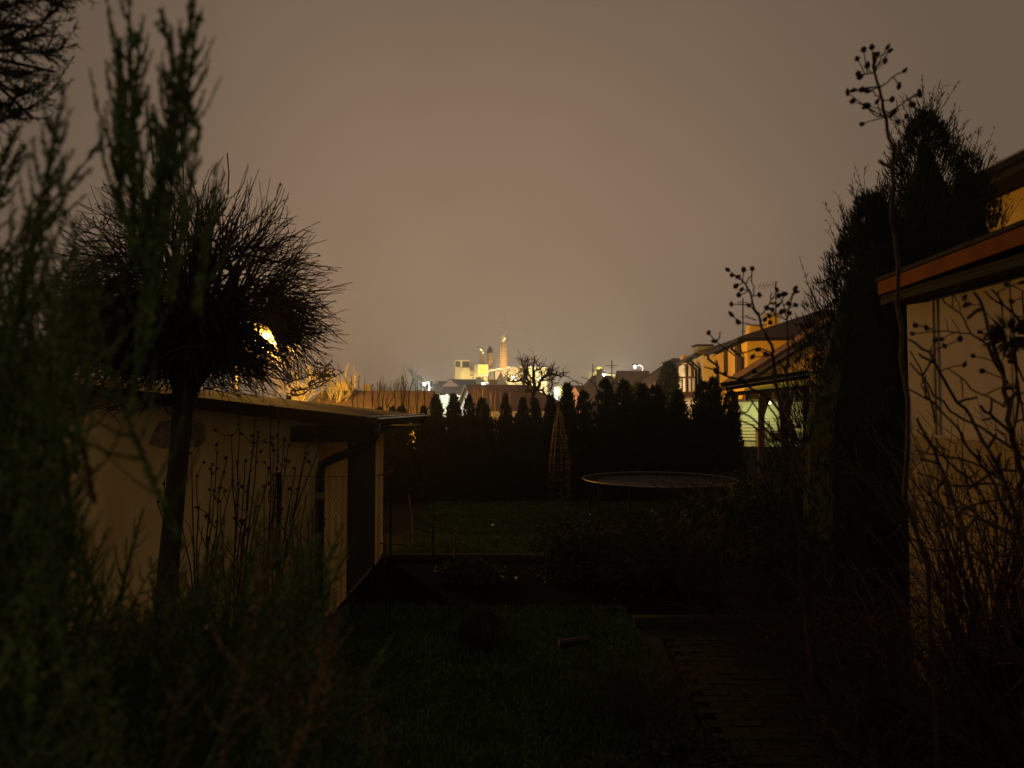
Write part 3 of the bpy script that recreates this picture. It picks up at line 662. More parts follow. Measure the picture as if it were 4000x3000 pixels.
ln = [([(690,290),(830,410),(910,560),(1030,640),(1060,720)], .004, .006), ([(930,260),(1010,430),(1040,560),(1080,680),(1140,850),(1170,1050),(1200,1250),(1250,1500),(1290,1760),(1330,2300),(1350,3400)], .008, .018),
      ([(460,600),(610,690),(720,900),(870,1100),(950,1250),(1060,1440),(1150,1620),(1250,2000),(1300,2600)], .007, .013), ([(470,770),(600,920),(760,1120),(910,1200),(1050,1280),(1200,1380),(1400,1560)], .005, .009),
      ([(520,1170),(600,1330),(680,1500),(740,1660),(860,2000),(1050,2700)], .007, .012), ([(740,810),(870,900),(910,960),(1050,1020),(1150,1090)], .0035, .006), ([(980,1080),(1080,1170),(1200,1280)], .008, .011),
      ([(460,960),(650,1060),(800,1220),(900,1400),(1030,1560),(1200,1900)], .005, .010), ([(660,540),(790,550),(910,562)], .004, .004), ([(520,1250),(700,1430),(900,1600),(1100,1900)], .005, .009),
      ([(880,1680),(1050,1560),(1290,1540)], .007, .009), ([(1060,240),(1200,400),(1300,500)], .005, .008), ([(1190,300),(1240,800),(1230,1200)], .004, .008), ([(1170,900),(1280,1060),(1400,1150)], .005, .006),
      ([(470,680),(540,800),(600,980),(650,1200)], .004, .006), ([(500,1400),(640,1430),(900,1480),(1200,1640)], .004, .007), ([(520,1560),(800,1660),(1100,1640),(1300,1700)], .005, .007),
      ([(780,280),(820,330),(830,400)], .003, .003), ([(870,355),(960,350),(1040,430)], .003, .003), ([(540,1650),(760,1900),(1000,2200),(1200,2800)], .005, .012), ([(700,1700),(1000,1900),(1350,2050)], .006, .009),
      ([(520,1750),(800,1830),(1200,1980)], .004, .008), ([(640,2000),(900,1800),(1200,1700)], .004, .008), ([(560,2100),(900,2150),(1300,2400)], .004, .009), ([(1100,260),(1150,600),(1290,900)], .004, .006), ([(1280,250),(1290,420),(1330,560)], .004, .007)]
traced('bare_shrub', 'big dark bare shrub with thick branches crossing the garage wall', ln,
    [(590,520),(870,355),(970,545),(830,600),(720,650),(700,600),(925,720),(860,785),(990,830),(650,610),(510,500),(490,560),(630,760),(860,300),(1200,330),(1180,720),(1190,760),(1160,200),(1270,190)],
    cC, 2.55, .01, (2.0, 2.5, 0), 'bare shrubs below the garage', .85, thin=.66)
# dried spiky seed heads on the big shrub's side
dh = thing('dried_flower', W(3945, 1310, 2.5), 'spiky dried flower head hanging in front of the garage wall', 'flower'); c = W(3945, 1310, 2.5); n = 120
q = norm(rnd(n)); blades('petal', np.array(c) + q*.02, q, RNG.uniform(.05, .085, n), .012, m_pod, dh)
segs('stem', [(*c, *(c + Vector((.05, 0, -.35))), .004, .004), (*(c + Vector((.05, 0, -.35))), c.x + .15, c.y, 0, .004, .007)], m_twig, dh, 4)
# tangle of arching twigs, lower right
def tangle(name, label, bx, by, n, spread, h, r=.006, group='bare shrubs below the garage', lean=(-.3, 0), fine=6):
    o = thing(name, (bx, by, 0), label, 'shrub', group); S = []
    for i in range(n):
        a = random.uniform(0, 2*pi); b = Vector((bx + random.gauss(0, .12), by + random.gauss(0, .12), 0)); L = spread*random.uniform(.35, 1)
        e = Vector((bx + L*cos(a) + lean[0]*random.random(), by + L*sin(a)*.8 + lean[1], h*random.uniform(.35, 1.05))); m = b.lerp(e, .45) + Vector((0, 0, h*.35)) + rv(.06)
        pts = [p + rv(.01) for p in bez(b, m, e, 9)]; polyline(S, pts, r*random.uniform(.8, 1.5), r*.4)
        for j in range(fine):
            k = random.randint(2, 8); s = pts[k]; d = ((pts[k+1]-s).normalized() + rv(.55)).normalized(); l = random.uniform(.1, .32); q = s + d*l*.5 + rv(.015); e2 = s + d*l + Vector((0, 0, .04)); polyline(S, [s, q, e2], r*.45, r*.25)
            if j % 2 == 0: d2 = (d + rv(.6)).normalized(); polyline(S, [q, q + d2*l*.4], r*.3, r*.2)
    segs('branch', S, m_twig, o, 3); return o
tangle('bare_shrub', 'wide tangled bare shrub arching over the paved path', 2.75, 4.6, 130, 1.5, 1.15)
tangle('bare_shrub', 'low thorny tangle between the path and the garage base', 2.6, 3.3, 90, .9, 1.2)
tangle('bare_shrub', 'twiggy bare shrub below the tall feathery conifer', 3.5, 6.9, 130, 1.4, 1.35)
tangle('bare_shrub', 'scrawny bare shrub in the bed beyond the path end', 2.3, 8.2, 90, 1.2, 1.0)
tangle('bare_shrub', 'bare arching shrub in the far corner near the pergola', 4.4, 8.8, 110, 1.4, 1.5)
tangle('bare_shrub', 'dense bare twigs crowding the foot of the garage wall', 2.95, 2.9, 150, .8, 2.0, .007, lean=(-.1, .2))
tangle('bare_shrub', 'tall bare tangle covering the lower garage wall', 2.75, 3.9, 190, .9, 2.15, .006, lean=(.3, .3), fine=8)
tangle('bare_shrub', 'fine bare twigs arching across the middle of the paved path', 2.45, 5.9, 110, 1.25, .8, .0045, lean=(-.5, -.2), fine=8)
tangle('bare_shrub', 'fine bare twigs sprawling over the near end of the path', 2.3, 4.2, 90, 1.1, .7, .0045, lean=(-.45, 0), fine=8)
tangle('bare_shrub', 'small bare shrub overhanging the lawn edge of the path', 1.05, 5.0, 60, .7, .5, .004)
leaf_bush('leafy_weed', (1.1, 4.45), .35, .4, .16, 900, m_leaf, 'flat leafy weeds spilling over the path edge', 'plant', .02, .06, 12)
leaf_bush('leafy_weed', (.55, 4.1), .3, .3, .14, 700, m_leaf, 'low leafy weeds in the lawn by the path', 'plant', .02, .06, 10)

# ================================================================== foreground evergreens on the left (close to the lens)
def cord(Ps, Ds, Ls, S, pts, fat, dens):
    """one shoot clothed in scale leaves"""
    polyline(S, [tuple(p) for p in pts], fat*.3, fat*.15)
    A = np.array([tuple(p) for p in pts]); seg = np.linalg.norm(np.diff(A, axis=0), axis=1); L = seg.sum(); n = max(6, int(L*dens))
    s = RNG.uniform(0, 1, n)*(len(A)-1); i = np.minimum(s.astype(int), len(A)-2); f = (s-i)[:, None]
    P = A[i]*(1-f) + A[i+1]*f; T = norm(A[i+1]-A[i]); tap = 1 - .55*(s/(len(A)-1))
    Ps.append(P + rnd(n)*fat*.25); Ds.append(T + norm(np.cross(T, rnd(n)))*.42); Ls.append(fat*1.7*tap)
def evergreen(name, base, label, shoots, mat=None, tipmat=.07, dens=800, fat=.0072, side=13, hug=.55):
    o = thing(name, base, label, 'shrub'); Ps, Ds, Ls, S = [], [], [], []; Pt, Dt, Lt = [], [], []
    for (a, b, L, fm, ns, hg) in shoots:
        a = Vector(a); b = Vector(b); L = L or (b-a).length
        m = a.lerp(b, .5) + rv(.04*L); pts = bez(a, m, b, 6); brown = random.random() < tipmat
        t_ = (Pt, Dt, Lt) if brown else (Ps, Ds, Ls)
        cord(*t_, S, pts, fat*fm*random.uniform(.8, 1.3), dens)
        n_ = ns or side; ph = random.uniform(0, 6.28)
        for k in range(n_):
            t = .12 + .84*(k + random.random())/n_; i = min(5, int(t*6)); s = pts[i].lerp(pts[i+1], t*6-i); d = (pts[i+1]-pts[i]).normalized(); o_ = d.orthogonal(); an = ph + k*pi + random.gauss(0, .6); o_ = o_*cos(an) + d.cross(o_)*sin(an)
            l = L*(.36*(1-t)**.8 + .05)*random.uniform(.6, 1.25); h_ = hg or hug; e = s + (d + o_*h_).normalized()*l; p2 = bez(s, s + (d*.6 + o_*h_*1.3).normalized()*l*.5, e, 3)
            cord(*((Pt, Dt, Lt) if brown or random.random() < tipmat*.4 else (Ps, Ds, Ls)), S, p2, fat*fm*random.uniform(.5, .75), dens)
    P = np.concatenate(Ps); D = np.concatenate(Ds); L = np.concatenate(Ls); blades('foliage', P, D, L, L*.38, mat or m_fore, o)
    if Pt: P = np.concatenate(Pt); D = np.concatenate(Dt); L = np.concatenate(Lt); blades('dry_foliage', P, D, L, L*.38, m_tan, o)
    segs('stem', S, m_twig, o, 4); return o
sh1 = []
def up(u, v, d, L, lean=(.15, 0), fm=1, ns=0, hg=0):   # shoot whose tip is at pixel u, v
    b = W(u, v, d); a = b - Vector((lean[0], lean[1], 1)).normalized()*L; sh1.append((a, b, L, fm, ns, hg))
# tall shoots against the sky
for u, v, d, L, l in ((500, -80, 1.05, .40, .03), (470, 150, 1.05, .26, -.05), (452, 190, 1.05, .2, -.2), (545, 120, 1.06, .2, .12), (765, -80, 1.0, .36, .20), (735, 120, 1.0, .32, .16), (770, 60, 1.01, .2, .1), (628, 45, 1.02, .17, -.34), (645, 275, 1.02, .16, -.18), (785, 490, 1.0, .24, .08), (690, 470, 1.02, .3, .12), (600, 440, 1.03, .16, -.16),
                      (445, 590, 1.05, .16, -.3), (545, 560, 1.05, .3, .0), (850, 640, 1.0, .2, .1), (258, 330, .95, .36, .2), (225, 480, .95, .32, .25), (405, 545, 1.1, .30, .75), (75, 490, 1.2, .2, .4), (100, 570, 1.2, .2, .4), (640, 760, 1.05, .3, .1)):
    up(u, v, d, L*1.15, (l, random.gauss(0, .06)), 1.3, 12, .26)
# mass filling the left edge
for i in range(250):
    v = random.uniform(820, 2900); lim = np.interp(v, [820, 1000, 1200, 1500, 1800, 2100, 2400, 2900], [430, 430, 360, 250, 300, 330, 400, 560])
    u = random.uniform(-250, lim); up(u, v, random.uniform(.85, 1.6), random.uniform(.2, .42), (random.gauss(.22, .16), random.gauss(0, .2)))
evergreen('evergreen_shrub', (-.75, 1.2, 0), 'tall blurred evergreen shrub with upright scaly shoots against the sky', sh1, tipmat=.02)
sh1 = []
for i in range(300):
    u = random.uniform(330, 1330); top = np.interp(u, [330, 600, 900, 1100, 1340], [2050, 2120, 2030, 1960, 2080]); v = random.uniform(0, 1)**.85*(2900-top) + top + random.uniform(0, 150)
    if v > 2350 and u > 1330 - (v-2350)*.75: continue
    up(u, v, random.uniform(1.1, 1.9), random.uniform(.2, .42), (random.gauss(.28, .22), random.gauss(0, .2)))
for u, v, l in ((1010, 1905, .15), (1135, 2050, -.1), (1340, 2040, .45), (1310, 2130, .5), (1240, 1980, .1), (1380, 2110, .5), (880, 2010, .1), (560, 1990, .25), (430, 2060, .4), (1290, 2350, .6), (1200, 2010, -.15)):
    up(u, v, 1.5, .36, (l, 0))
evergreen('evergreen_shrub', (-.75, 1.7, 0), 'lower green and tan evergreen shrub in front of the globe tree trunk', sh1, tipmat=.14)
sh1 = []
for i in range(210):
    u = random.uniform(200, 1500); v = random.uniform(2450, 3050)
    if u > 1250 and v < 2700: continue
    up(u, v, random.uniform(1.5, 2.2), random.uniform(.12, .3), (random.gauss(.3, .3), random.gauss(0, .2)))
for u, v in ((1535, 2475), (1480, 2560), (1430, 2600), (1330, 2680), (1300, 2720), (1250, 2860), (1420, 2900)):
    up(u, v, 1.7, .3, (.5, 0))
evergreen('evergreen_shrub', (-.7, 2.0, 0), 'dark evergreen undergrowth along the lawn with a few orange tips', sh1, tipmat=.1)
# conifer bough hanging into the upper left corner
cb = thing('pine_tree', (-2.6, 2.2, 0), 'dark pine bough hanging into the upper left corner above the shrubs', 'tree')
Ps, Ds, S = [], [], []
MB().tube([(-2.6, 2.2, -.1), (-2.6, 2.2, 2.2), (-2.5, 2.2, 5.5)], [.14, .11, .05], 10).build('trunk', m_bark, cb)
for i in range(130):
    v = random.uniform(-350, 520); lim = np.interp(v, [-350, 0, 100, 250, 400, 520], [380, 350, 300, 310, 280, 120]); u = random.uniform(-500, lim)
    e = W(u, v, random.uniform(1.75, 2.3)); d = Vector((.8, random.gauss(0, .25), random.gauss(-.1, .3))).normalized(); L = random.uniform(.12, .3); a = e - d*L
    pts = bez(a, a.lerp(e, .5) + Vector((0, 0, -.02)), e, 4); polyline(S, pts, .004, .0015)
    for k in range(5):
        s = pts[random.randint(1, 3)]; e2 = s + (d + rv(.5)).normalized()*L*.45; polyline(S, [s, e2], .002, .001)
        A = np.array(s)[None]*(1-np.linspace(.1, 1, 26)[:, None]) + np.array(e2)[None]*np.linspace(.1, 1, 26)[:, None]; Ps.append(A); Ds.append(np.array((e2-s).normalized())[None]*.8 + rnd(26, .6))
    f = RNG.uniform(.2, 1, 50)[:, None]; Ps.append(np.array(a)*(1-f) + np.array(e)*f); Ds.append(np.array(d)[None]*.8 + rnd(50, .6))
for i in range(5):
    a = Vector((-2.55, 2.2, 2.9 + .25*i)); e = W(random.uniform(50, 250), 100 + 90*i, 2.0); polyline(S, bez(a, a.lerp(e, .5) + Vector((0, 0, .15)), e, 6), .018, .005)
Ps = np.concatenate(Ps); Ds = np.concatenate(Ds); blades('needles', Ps, Ds, RNG.uniform(.014, .03, len(Ps)), .0035, m_pine, cb); segs('bough', S, m_twig, cb, 3)

# ================================================================== street lamps
def street_lamp(u, v, d, label, col, power, lens=60, r=.11, arm=.9, armdir=-1, group='street lamps', light_r=.12, pole=True, spot=None, extra=0):
    p = W(u, v, d); px = p.x - armdir*arm
    o = thing('street_lamp', (px, d, 0), label, 'lamp', group)
    if pole:
        MB().tube([(px, d, 0), (px, d, p.z-.3), (px + armdir*arm*.15, d, p.z+.05), (px + armdir*arm*.75, d, p.z+.16)], [.09, .06, .05, .045], 8).build('pole', m_concrete, o, True)
    hd = MB().solid([(p.x - .32, d-.14, p.z+.1), (p.x + .32, d-.14, p.z+.1), (p.x + .26, d+.14, p.z+.1), (p.x - .26, d+.14, p.z+.1)], (0, 0, .12)).build('lamp_head', m_dark, o)
    MB().lathe((p.x, d, p.z-.05), [(r*.3, -r), (r*.8, -r*.7), (r, 0), (r*.9, .1)], 10).build('lens', lens_mat('lamp_glow', col, lens), hd, True)
    q = Vector((p.x, d-.02, p.z - r - .25))
    if extra: light('spill_light', q + Vector((0, -.1, 0)), extra, col, light_r, parent=o)
    light('lamp_light', q, power, col, light_r, spot[1] if spot else None, q + Vector(spot[0]) if spot else None, parent=o); return o
street_lamp(1040, 1300, 22.5, 'glaring orange sodium street lamp shining through the globe tree', (1, .47, .06), 12500, 3.2, .12, arm=1.0, armdir=1, spot=((.44, .86, -.25), 150), extra=3600)
street_lamp(1657, 1497, 62, 'white street lamp on a pale pole between red roof and white gable', COOL, 1700, 60, .14, arm=.5, armdir=-1)
street_lamp(2480, 1430, 75, 'white street lamp on a curved arm above the dark roofs', COOL, 700, 50, .15, arm=.9, armdir=-1)
street_lamp(2357, 1461, 78, 'white lamp glaring beside the grey house chimney', COOL, 900, 80, .20, arm=.5, armdir=1)
street_lamp(1889, 1497, 95, 'white lamp on an arm just above the white gabled house roof', (1, .95, .78), 900, 50, .22, arm=.9, armdir=-1)
street_lamp(2003, 1471, 150, 'greenish white lamp in front of the long factory hall', COOL, 1500, 40, .26, arm=.6, armdir=-1)
street_lamp(2112, 1475, 150, 'white lamp behind the fruit tree before the bright factory block', COOL, 1500, 40, .26, arm=.6, armdir=-1)

# ================================================================== houses behind the hedge
def gable_house(name, label, x0, x1, y0, y1, eave, ridge, wall, roof, axis='x', base=0, hip=(0, 0), ov=.35, cat='house', group=None):
    """axis: direction of the ridge. hip: ridge shortened at start / end"""
    o = thing(name, ((x0+x1)/2, (y0+y1)/2, base), label, cat, group)
    if axis == 'x':
        ym = (y0+y1)/2; MB().solid([(x0, y0, base), (x0, y1, base), (x0, y1, eave), (x0, ym, ridge if hip[0] == 0 else eave+.01), (x0, y0, eave)], (x1-x0, 0, 0)).build('wall', wall, o) if hip[1] == 0 else \
            MB().box(x0, x1, y0, y1, base, eave).build('wall', wall, o)
        if hip[1] and hip[0] == 0: MB().solid([(x0, y0, eave), (x0, y1, eave), (x0, ym, ridge-.02)], (.3, 0, 0)).build('gable_wall', wall, o)
        sl = (ridge-eave)/(ym-y0); e = eave - ov*sl; T = .12
        a0, a1 = x0 - (ov if hip[0] == 0 else ov), x1 + ov; r0, r1 = x0 + hip[0] - (ov if hip[0] == 0 else 0), x1 - hip[1] + (ov if hip[1] == 0 else 0)
        mb = MB(); up_ = Vector((0, 0, T))
        V = [Vector(q) for q in ((a0, y0-ov, e), (a1, y0-ov, e), (a1, y1+ov, e), (a0, y1+ov, e), (r0, ym, ridge), (r1, ym, ridge))]
    else:
        xm = (x0+x1)/2; MB().solid([(x0, y0, base), (x1, y0, base), (x1, y0, eave), (xm, y0, ridge), (x0, y0, eave)], (0, y1-y0, 0)).build('wall', wall, o) if hip[0] == 0 else MB().box(x0, x1, y0, y1, base, eave).build('wall', wall, o)
        sl = (ridge-eave)/(xm-x0); e = eave - ov*sl; T = .12; mb = MB(); up_ = Vector((0, 0, T))
        r0, r1 = y0 + hip[0] - (ov if hip[0] == 0 else 0), y1 - hip[1] + (ov if hip[1] == 0 else 0)
        V = [Vector(q) for q in ((x1+ov, y0-ov, e), (x1+ov, y1+ov, e), (x0-ov, y1+ov, e), (x0-ov, y0-ov, e), (xm, r0, ridge), (xm, r1, ridge))]
    fs = [(0, 1, 5, 4), (2, 3, 4, 5)] + ([(3, 0, 4)] if hip[0] else []) + ([(1, 2, 5)] if hip[1] else [])
    n = 6; V2 = V + [q + up_ for q in V]; FF = [f[::-1] for f in fs] + [tuple(i+n for i in f) for f in fs]
    edges = [(0, 1), (2, 3)] + ([(3, 0)] if hip[0] else [(4, 0), (3, 4)]) + ([(1, 2)] if hip[1] else [(1, 5), (5, 2)])
    FF += [(a, b, b+n, a+n) for a, b in edges]
    rf = mb.add(V2, FF).build('roof', roof, o); o['_'] = 0; del o['_']
    return o, rf
def chimney(rf, u, v0, v1, d, w, mat=None, cap=True):
    p = W(u, v0, d); z1 = W(u, v1, d).z
    c = MB().box(p.x-w/2, p.x+w/2, d-w/2, d+w/2, z1-.6, p.z).build('chimney', mat or m_brick, rf)
    if cap: MB().box(p.x-w*.62, p.x+w*.62, d-w*.62, d+w*.62, p.z, p.z+.1*w*2).build('chimney_cap', m_concrete, rf)
    return c
def antenna(u, v0, v1, d, label, els=((.1, .5), (.25, .4))):
    a = W(u, v0, d); b = W(u, v1, d); o = thing('tv_antenna', b, label, 'antenna'); MB().tube([b, a], d*.0007+.008, 6).build('mast', m_wire, o); h = a.z-b.z
    for t, L in els:
        z = a.z - t*h; MB().tube([(a.x-L/2, d, z), (a.x+L/2, d+.1, z)], d*.0004+.006, 5).build('crossbar', m_wire, o)
    return o
# long red-brown roof behind the shed
o, rf = gable_house('low_house', 'long low house behind the shed under a red brown roof', W(1285, 1600, 32).x, W(1668, 1600, 32).x, 28.6, 35.4, 2.0, W(1400, 1536, 32).z, m_cream, m_redtile)
o, rf2 = gable_house('cottage', 'cottage with a squat orange lit chimney behind the long low roof', W(1290, 1600, 42).x, W(1460, 1600, 42).x, 38, 46, 2.6, W(1380, 1525, 42).z, m_yellow, m_tile, hip=(1.2, 1.2))
chimney(rf2, 1343, 1502, 1560, 40, .62, m_yellow); chimney(rf2, 1436, 1507, 1535, 42, .5, m_concrete)
# lit bare trees by the street lamp
def lit_tree(u, vtop, d, r, seed, label, levels=4, mat=m_paletwig, spread=.45, group='bare trees lit by the street lamp', up_=.3):
    random.seed(seed); p = W(u, 1600, d); top = W(u, vtop, d).z; o = thing('bare_tree', (p.x, d, 0), label, 'tree', group); S = []
    bare_tree(S, (p.x, d, 0), top*.42, r, levels, spread, 3, up_); S = np.array(S); s = top/max(S[:, 2].max(), S[:, 5].max()); S[:, [2, 5]] *= s
    segs('crown', S[1*4:], mat, o, 3); segs('trunk', S[:4], mat, o, 6); return o
lit_tree(1256, 1405, 30, .07, 3, 'tall glowing birch like tree nearest the orange lamp', 4)
lit_tree(1215, 1430, 29, .06, 11, 'lit bushy bare tree close behind the globe tree edge', 4)
lit_tree(1160, 1420, 28.5, .06, 14, 'lit bare tree half hidden behind the globe tree crown', 4)
lit_tree(1322, 1465, 31, .055, 5, 'low spreading lit bare tree beside the squat chimney', 4, spread=.7)
lit_tree(1610, 1425, 75, .20, 21, 'faint slender bare tree beyond the red brown roof', 5, spread=.3)
lit_tree(1555, 1470, 75, .15, 22, 'small hazy bare tree beyond the roof ridge', 5, spread=.4)
lit_tree(1470, 1490, 75, .12, 23, 'low hazy bare tree above the middle of the roof ridge', 5, spread=.5)
random.seed(99)
# saplings in a row before the red roof and the white gable house roof
SAP = [(1380, 1463), (1400, 1470), (1418, 1480), (1455, 1520), (1475, 1488), (1481, 1490), (1500, 1505), (1515, 1530), (1540, 1495), (1558, 1510), (1570, 1465), (1577, 1462), (1584, 1500), (1600, 1498), (1610, 1480), (1622, 1510), (1635, 1500), (1650, 1490),
       (1835, 1530), (1850, 1520), (1868, 1524), (1884, 1512), (1900, 1520), (1918, 1530), (1936, 1522), (1955, 1528), (1972, 1535), (1990, 1540)]
for i, (u, v) in enumerate(SAP):
    d = random.uniform(18.2, 20.2) if i < 18 else random.uniform(27, 34); p = W(u, v, d); o = thing('sapling', (p.x, d, 0), 'leafless upright sapling, ' + (ORD[i] if i < 18 else ORD[i-18]) + ' from the left in front of the ' + ('red brown roof' if i < 18 else 'white gabled house roof'), 'tree', 'saplings before the red brown roof' if i < 18 else 'saplings before the white gabled house')
    S = []; b = Vector((p.x + random.gauss(0, .1), d, 0)); pts = [q + rv(.03) for q in bez(b, b.lerp(p, .5) + rv(.05), p, 6)]; polyline(S, pts, .026, .010)
    for k in range(5):
        s = pts[random.randint(2, 5)]; e = s + Vector((random.gauss(0, .15), random.gauss(0, .15), random.uniform(.3, .8))); polyline(S, [s, s.lerp(e, .5) + Vector((random.gauss(0, .04), 0, 0)), e], .011, .006)
    segs('stem', S, m_twig if i < 18 else m_timber, o, 4)
# white gabled house, dark hipped roof
Rr = W(1867, 1600, 53.5); Ll = W(1792, 1600, 60.2); fx = Vector((Rr.x-Ll.x, Rr.y-Ll.y, 0)); hw = fx.length/2; fx.normalize(); ex = Vector((-fx.y, fx.x, 0)); mid_ = Vector(((Rr.x+Ll.x)/2, (Rr.y+Ll.y)/2, 0))
gh = thing('gabled_house', mid_, 'dark roofed house with a bright white gable behind the hedge', 'house')
def gp(e, f, z): q = mid_ + ex*e + fx*f; return Vector((q.x, q.y, z))
ze, zr = 2.35, W(1823, 1508, mid_.y).z; LL = 7.5
MB().solid([gp(0, -hw, -.02), gp(0, hw, -.02), gp(0, hw, ze), gp(0, 0, zr), gp(0, -hw, ze)], ex*.35).build('gable_wall', m_white, gh)
MB().solid([gp(.36, -hw, -.02), gp(.36, hw, -.02), gp(.36, hw, ze), gp(.36, -hw, ze)], ex*LL).build('wall', m_white, gh)
V = [gp(-.25, hw+.35, ze-.18), gp(LL+.7, hw+.35, ze-.18), gp(LL+.7, -hw-.35, ze-.18), gp(-.25, -hw-.35, ze-.18), gp(-.25, 0, zr+.02), gp(LL-2.4, 0, zr+.02)]; V += [q + Vector((0, 0, .13)) for q in V]
ghr = MB().add(V, [(0,4,5,1), (2,5,4,3), (1,5,2), (6,7,11,10), (8,9,10,11), (7,8,11), (0,1,7,6), (2,3,9,8), (1,2,8,7), (3,4,10,9), (4,0,6,10)]).build('roof', m_tile, gh)
chimney(ghr, 1925, 1490, 1515, 57.8, .7, m_concrete)
# white slatted fence by the lamp
fn = thing('slatted_fence', W(1700, 1650, 66), 'white lit slatted fence between the roof and the white gable', 'fence')
for k in range(9):
    a = W(1668, 1548 + 11*k, 66); b = W(1800, 1548 + 11*k, 66); MB().box(a.x, b.x, 66, 66.04, a.z-.085, a.z+.085).build('slat', m_siding, fn)
for u in (1668, 1705, 1745, 1785): a = W(u, 1540, 66.1); MB().box(a.x-.08, a.x+.08, 66.06, 66.2, 0, a.z).build('post', m_siding, fn)
light('fence_light', (W(1700, 1500, 62).x, 61, 4.2), 150, (1, .9, .66), .2)
# cluster of village roofs in front of the plant
def vh(label, u0, u1, vr, ve, d, dep, wall, roof, axis='x', hip=(0, 0)):
    return gable_house('village_house', label, W(u0, 1600, d).x, W(u1, 1600, d).x, d - dep/2, d + dep/2, W(u0, ve, d).z, W(u0, vr, d).z, wall, roof, axis, hip=hip, ov=.3, group='village roofs before the plant')
o, r_ = vh('large brown roofed house with a small lit dormer left of the plant', 1655, 1755, 1492, 1535, 125, 12, m_cream, m_tile)
dm = W(1699, 1487, 118); MB().box(dm.x-.35, dm.x+.35, 118, 121, dm.z-.45, dm.z).build('dormer', m_yellow, r_)
vh('house with a salmon orange gable facing the garden', 1738, 1800, 1486, 1512, 112, 9, m_pink, m_tilegrey, 'y')
vh('wide grey roofed house below the plant tower', 1770, 1850, 1484, 1530, 118, 10, m_cream, m_tilegrey)
vh('pale grey roofed outbuilding in front of the salmon gable', 1738, 1850, 1513, 1545, 100, 8, m_pink, m_tilegrey)
vh('house with a broad pale gable under the yellow plant box', 1820, 1935, 1479, 1520, 130, 11, m_cream, m_tile, 'y')
vh('brown gabled house right of the yellow plant box', 1925, 1990, 1462, 1520, 150, 12, m_pink, m_tile, 'y')
# houses to the right of the fruit tree
o, r1 = gable_house('grey_house', 'broad grey roofed house with a stout chimney and antenna', W(2225, 1600, 66).x, W(2440, 1600, 66).x, 61, 71, 2.5, W(2330, 1472, 66).z, m_cream, m_tilegrey, hip=(2.2, 1.2))
chimney(r1, 2342, 1447, 1485, 63.5, .55, m_concrete); MB().tube([W(2346, 1445, 63.5), W(2346, 1438, 63.5)], .06, 6).build('chimney_pot', m_dark, r1)
a = W(2388, 1493, 63); MB().solid([a, a + Vector((.6, 0, 0)), a + Vector((.75, .5, -.0)) + Vector((0, -.62, -.3)), a + Vector((.15, -.12, -.3))], (0, -.05, .05)).build('skylight', m_glass, r1)
gable_house('low_house', 'low green roofed house with a cream gable behind the hedge', W(2230, 1600, 50).x, W(2340, 1600, 50).x, 46, 54, 2.0, W(2250, 1512, 50).z, m_cream, m_tilegrey)
wa = thing('cream_annex', W(2250, 1650, 46), 'pale lit gable wall behind bare twigs and thujas', 'house')
MB().solid([W(2235, 1530, 45), W(2246, 1512, 45), W(2272, 1558, 45), W(2272, 1660, 45), W(2235, 1660, 45)], (0, .5, 0)).build('wall', m_pink, wa)
gable_house('gabled_house', 'brown roofed house with a tan gable below the curved arm lamp', W(2424, 1600, 62).x, W(2520, 1600, 62).x, 58, 66, 3.2, W(2424, 1453, 62).z, m_cream, m_tile)
o, r3 = gable_house('tiled_house', 'old tiled house half hidden by the bushy spruce', W(2530, 1600, 52).x, W(2680, 1600, 52).x, 48, 56, W(2540, 1490, 48).z, W(2640, 1405, 52).z, m_pink, m_tile, hip=(2.4, 1))
MB().box(W(2545, 1600, 48).x, W(2552, 1600, 48).x, 47.95, 47.99, 2, W(2545, 1500, 48).z).build('window', m_glass, o)
antenna(2390, 1408, 1475, 64, 'tv antenna with a crossbar on the broad grey house roof', ((.3, 1.1), (.4, .3), (.75, .7)))
antenna(2316, 1422, 1475, 63, 'plain thin mast at the chimney end of the grey house roof', ((.5, .25),))
# bright floodlit strip of yard
yd = thing('yard_wall', W(2160, 1600, 92), 'dazzlingly floodlit yard wall behind the fruit tree', 'wall')
a = W(2095, 1543, 92); b = W(2192, 1570, 92); MB().box(a.x, b.x, 92, 92.4, 0, a.z).build('wall', m_white, yd)
for u in (2105, 2130, 2155, 2180): p = W(u, 1540, 91.9); MB().box(p.x-.15, p.x+.15, 91.85, 91.98, 0, p.z+.1).build('pier', m_white, yd)
light('yard_light', (W(2140, 1560, 86).x, 87, 4.6), 1500, (.96, 1, .84), .2)
fl = thing('floodlight', W(2183, 1532, 88), 'yellow green glowing round floodlight above the yard wall', 'lamp'); p = W(2183, 1525, 88)
MB().lathe(p, [(.15, -.75), (.5, -.6), (.62, 0), (.5, .4), (.2, .55)], 12).build('lens', M('amber_lens', (.7, .6, .2), .6, .5, 3, emit=(1, .88, .28), power=.75), fl, True); MB().tube([(p.x, 88, 0), (p.x, 88, p.z-.7)], .08, 6).build('pole', m_dark, fl)
